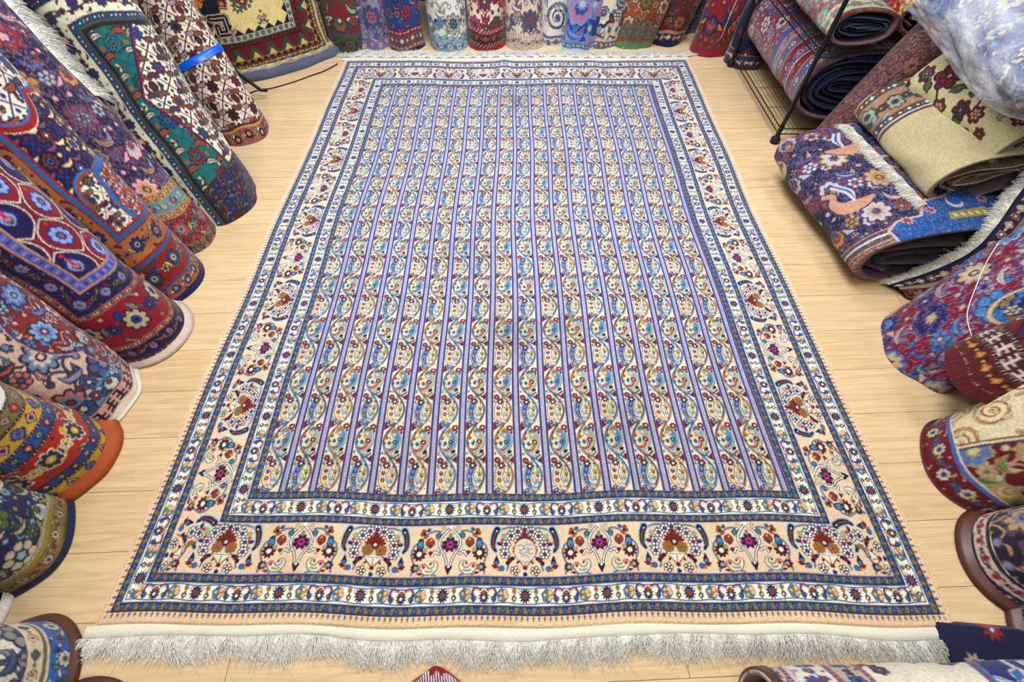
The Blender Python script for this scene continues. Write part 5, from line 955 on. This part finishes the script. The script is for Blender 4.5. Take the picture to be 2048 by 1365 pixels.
# ------------------------------------------------------------------ heap at the right
G = 'carpets heaped along the right side'
r = roll('rolled_carpet', 'faded rust brown carpet roll leaning behind the heap beside the wire rack', G, (1.775, 2.39, 0), (2.00, 2.385, .6), .115, .135, 'rust_back', face=(-.8, -.6, .4), v0=.5, seed=60, length=1.3, vis=1.0, mat='back', amp=.006)
r = roll('folded_carpet', 'thick folded navy carpet with birds, vases and a blue band, lying on the floor', G, (1.93, 1.43, .150), (1.84, 2.23, .150), .46, .146, 'figured_navy', face=(0, 0, 1), v0=.86, n=2.5, upright=False, seed=61, length=.80, vis=.80, turns=2, core='core_bed', amp=.012, mat='back', zmin=.003, twist=0, lip=.012, du=.0035, dv=.0035)
ii = np.interp(np.linspace(.16, .78, 50), r['us'], np.arange(len(r['us']))).astype(int); j0 = int(np.argmin(np.abs(r['TH']+.25))); b = r['P'][ii, j0]-r['B']+np.array([0, 0, .006])
threads('fringe', b, np.tile([-1., .1, -.02], (50, 1)), .045, 1500, M['fringe'], r['root'], 14, None, .0011, .15, .4, 2)
r = roll('folded_carpet', 'plush beige carpet roll with a brown flowered border, lying on the navy folded carpet', G, (1.985, 1.63, .395), (1.945, 2.2, .41), .225, .11, 'beige_brown', urev=True, face=(-.25, 0, 1), v0=.5, n=2.15, upright=False, seed=62, length=.62, vis=.62, turns=2, core='core_tan', amp=.014, mirror=False)
r = roll('folded_carpet', 'cream carpet with scattered wine red flower sprays folded on the heap under the plastic', G, (2.18, 1.67, .588), (2.08, 2.4, .612), .29, .12, 'gold_cream', face=(-.55, 0, 1), v0=.5, n=2.2, upright=False, seed=63, length=.56, vis=.56, turns=2, core='core_tan', amp=.014)
r = roll('folded_carpet', 'blue and ivory carpet roll wrapped in cloudy plastic film at the top right', G, (1.95, 1.60, .800), (2.03, 2.4, .82), .18, .10, 'blue_wrapped', face=(-.5, -.2, 1), v0=.45, n=2.1, upright=False, seed=64, length=.85, vis=.85, turns=2, core='core_tan', amp=.012)
# film round it
us = np.linspace(-.13, .95, 150); tt = np.linspace(-math.pi, math.pi, 200, endpoint=False); U_, T_ = np.meshgrid(us, tt, indexing='ij'); R = np.random.RandomState(3)
pk = np.clip(1-np.exp(-(U_+.15)/.06), .28, 1); rr = (1.08+.04*np.sin(3*T_+6*U_)+.03*np.abs(np.sin(5*T_-8*U_+1))+.018*np.abs(np.sin(11*T_+13*U_))+.006*np.sin(23*T_-30*U_))*pk
Pf = r['B'][None, None]+r['a']*U_[..., None]+r['e1']*(.128*rr*np.cos(T_))[..., None]+r['e2']*(.215*rr*np.sin(T_))[..., None]
mesh_np('plastic_film', Pf.reshape(-1, 3)-r['B'], grid_faces(150, 200, True), M['film'], r['root'])
# dark carpet beneath with a long white fringe
A_ = np.array([(1.69, 1.366, .018), (1.85, 1.392, .08), (1.917, 1.385, .20), (1.945, 1.415, .31), (2.106, 1.585, .40), (2.42, 1.84, .52)]); B_ = np.array([(1.75, 1.30, .004), (1.87, 1.255, .03), (1.97, 1.26, .12), (2.04, 1.31, .24), (2.2, 1.45, .34), (2.5, 1.70, .47)])
def dense(Q, n): S = smooth(Q[:, :2], 12); t = np.linspace(0, 1, len(S)); z = smooth(np.stack([np.linspace(0, 1, len(Q)), Q[:, 2]], -1), 12)[:, 1]; P3 = np.column_stack([S, z]); return np.stack([np.interp(np.linspace(0, 1, n), t, P3[:, q]) for q in range(3)], -1)
root = empty('folded_carpet', (1.7, 1.3, 0), 'dark maroon carpet edge with long white fringe beside the folded navy carpet', 'carpet', G)
T1, T2 = dense(A_, 220)-np.array([1.7, 1.3, 0]), dense(B_, 220)-np.array([1.7, 1.3, 0]); w_ = np.linspace(0, 1, 60)[:, None, None]; Pm = T1[None]*(1-w_)+T2[None]*w_; Pm[..., 2] += .02*np.sin(w_[..., 0]*math.pi)
seg = np.r_[0, np.cumsum(np.linalg.norm(np.diff(T1, axis=0), axis=1))]; cc = sample(D['red_navy_foot'], KD, seg[None]+0*w_[..., 0], .02+w_[..., 0]*.14+0*seg[None])
mesh_np('carpet_body', np.vstack([Pm.reshape(-1, 3), (Pm[::-1]-np.array([-.004, -.004, .012])).reshape(-1, 3)]), grid_faces(120, 220), M['back'], root, np.vstack([cc.reshape(-1, 3), cc.reshape(-1, 3)*.5]))
threads('fringe', T1+np.array([0, 0, .004]), np.tile([-.6, .7, .25], (220, 1)), .034, 1500, M['fringe'], root, 15, None, .0011, .5, .6, 2)

G = 'carpet rolls standing along the right side'
r = roll('rolled_carpet', 'crimson carpet roll with blue and tan flowers and white string, pinched foot on the floor', G, (1.69, 1.04, 0), (1.90, 1.11, .30), .205, .13, 'crimson_blue', v0=.6, seed=70, mat='back', length=1.1, vis=.75, amp=.014, crease=.010)
cord('string', [(1.66, .98, .50), (1.70, .93, .40), (1.71, .86, .30), (1.74, .80, .22)][:0] or [r['P'][int(np.interp(u, r['us'], np.arange(len(r['us']))))][int(np.argmin(np.abs(r['TH']-t)))]+np.array([-.004, 0, .003]) for u, t in ((.42, -.9), (.36, -.5), (.30, -.1), (.24, .3), (.2, .7))], .0018, M['string'], r['root'])
r = roll('rolled_carpet', 'dark wine red tribal carpet roll with diamonds, propped above the crimson roll', G, (1.66, .80, .20), (1.86, .84, .44), .135, .12, 'tribal_red', v0=.55, seed=71, length=1.0, vis=.6, amp=.01, n=2.2, cut=.12, dz=-.2)
r = roll('rolled_carpet', 'crimson and cream carpet roll with gold scrolls and bouquets, standing right of the large carpet', G, (1.61, .545, 0), (1.74, .58, .30), .175, .15, 'crimson_cream', v0=.42, seed=72, length=1.1, vis=.55, amp=.012)
end_band(r, 'woven_end', .006, .006, M['core_red'])
r = roll('rolled_carpet', 'midnight blue and pink floral carpet roll with a brown leather foot at the right', G, (1.575, .235, 0), (1.66, .24, .30), .155, .14, 'navy_pink', v0=.5, seed=73, length=1.2, vis=.45, amp=.01)
end_band(r, 'leather_end', .03, .022, M['leather_brown'])
r = roll('rolled_carpet', 'blue floral carpet roll with a brown leather foot at the lower right margin', G, (1.57, .03, 0), (1.63, .02, .30), .125, .12, 'blue_small', v0=.5, seed=74, length=1.2, vis=.4, amp=.01)
end_band(r, 'leather_end', .03, .02, M['leather_brown'])
r = roll('rolled_carpet', 'white carpet with navy scroll medallion lying rolled across the lower right corner', None, (.60, -.165, .150), (1.6, -.155, .165), .14, .148, 'cream_blue_big', face=(0, .5, 1), v0=.5, n=2., upright=False, seed=75, length=1.15, vis=1.15, turns=3, core='core_tan', amp=.008, du=.003, dv=.003)
hoop(r, 'leather_end', .0, .022, M['leather_brown'], .003, -math.pi, math.pi, 0, .0035)
# flat navy carpet end slipped under the fringe
X, Y = np.meshgrid(np.linspace(0, .5, 160), np.linspace(0, .14, 50)); Z = .018+.004*np.sin(X*9)+.003*np.sin(Y*30+X*12); e = np.minimum(np.minimum(X, .5-X), np.minimum(Y, .14-Y)); Z = Z*np.clip(e/.01, .05, 1)
o = mesh_np('folded_carpet', np.stack([X, Y+.08*X*0, Z], -1).reshape(-1, 3), grid_faces(50, 160), M['wool'], None, sample(D['navy_tribal'], KD, X+.2, Y+.05).reshape(-1, 3)); o.location = (1.21, -.055, .001); o.rotation_euler = (0, 0, -.08)
tag(o, 'flat navy carpet end lying under the right end of the long fringe', 'carpet')

# ------------------------------------------------------------------ small things at the far left
root = empty('floor_stand', (-1.62, 2.80, 0), 'thin black metal stand feet poking out beside the blue taped roll', 'stand'); Bq = np.array([-1.62, 2.80, 0])
rods('leg', [np.array([(-1.66, 2.86, .28), (-1.56, 2.74, .14), (-1.492, 2.615, .008)])-Bq], .007, M['metal'], root); rods('leg', [np.array([(-1.80, 3.02, .30), (-1.72, 3.02, .16), (-1.635, 3.04, .05), (-1.60, 3.045, .048)])-Bq], .011, M['metal'], root)
cord('cable', [(-1.78, 3.05, .006), (-1.72, 3.12, .006), (-1.62, 3.16, .005), (-1.50, 3.24, .005), (-1.40, 3.33, .005), (-1.32, 3.40, .005), (-1.25, 3.50, .006)], .0035, M['cable'], None, 'thin black cable lying on the floor in front of the cream geometric carpet', 'cable')
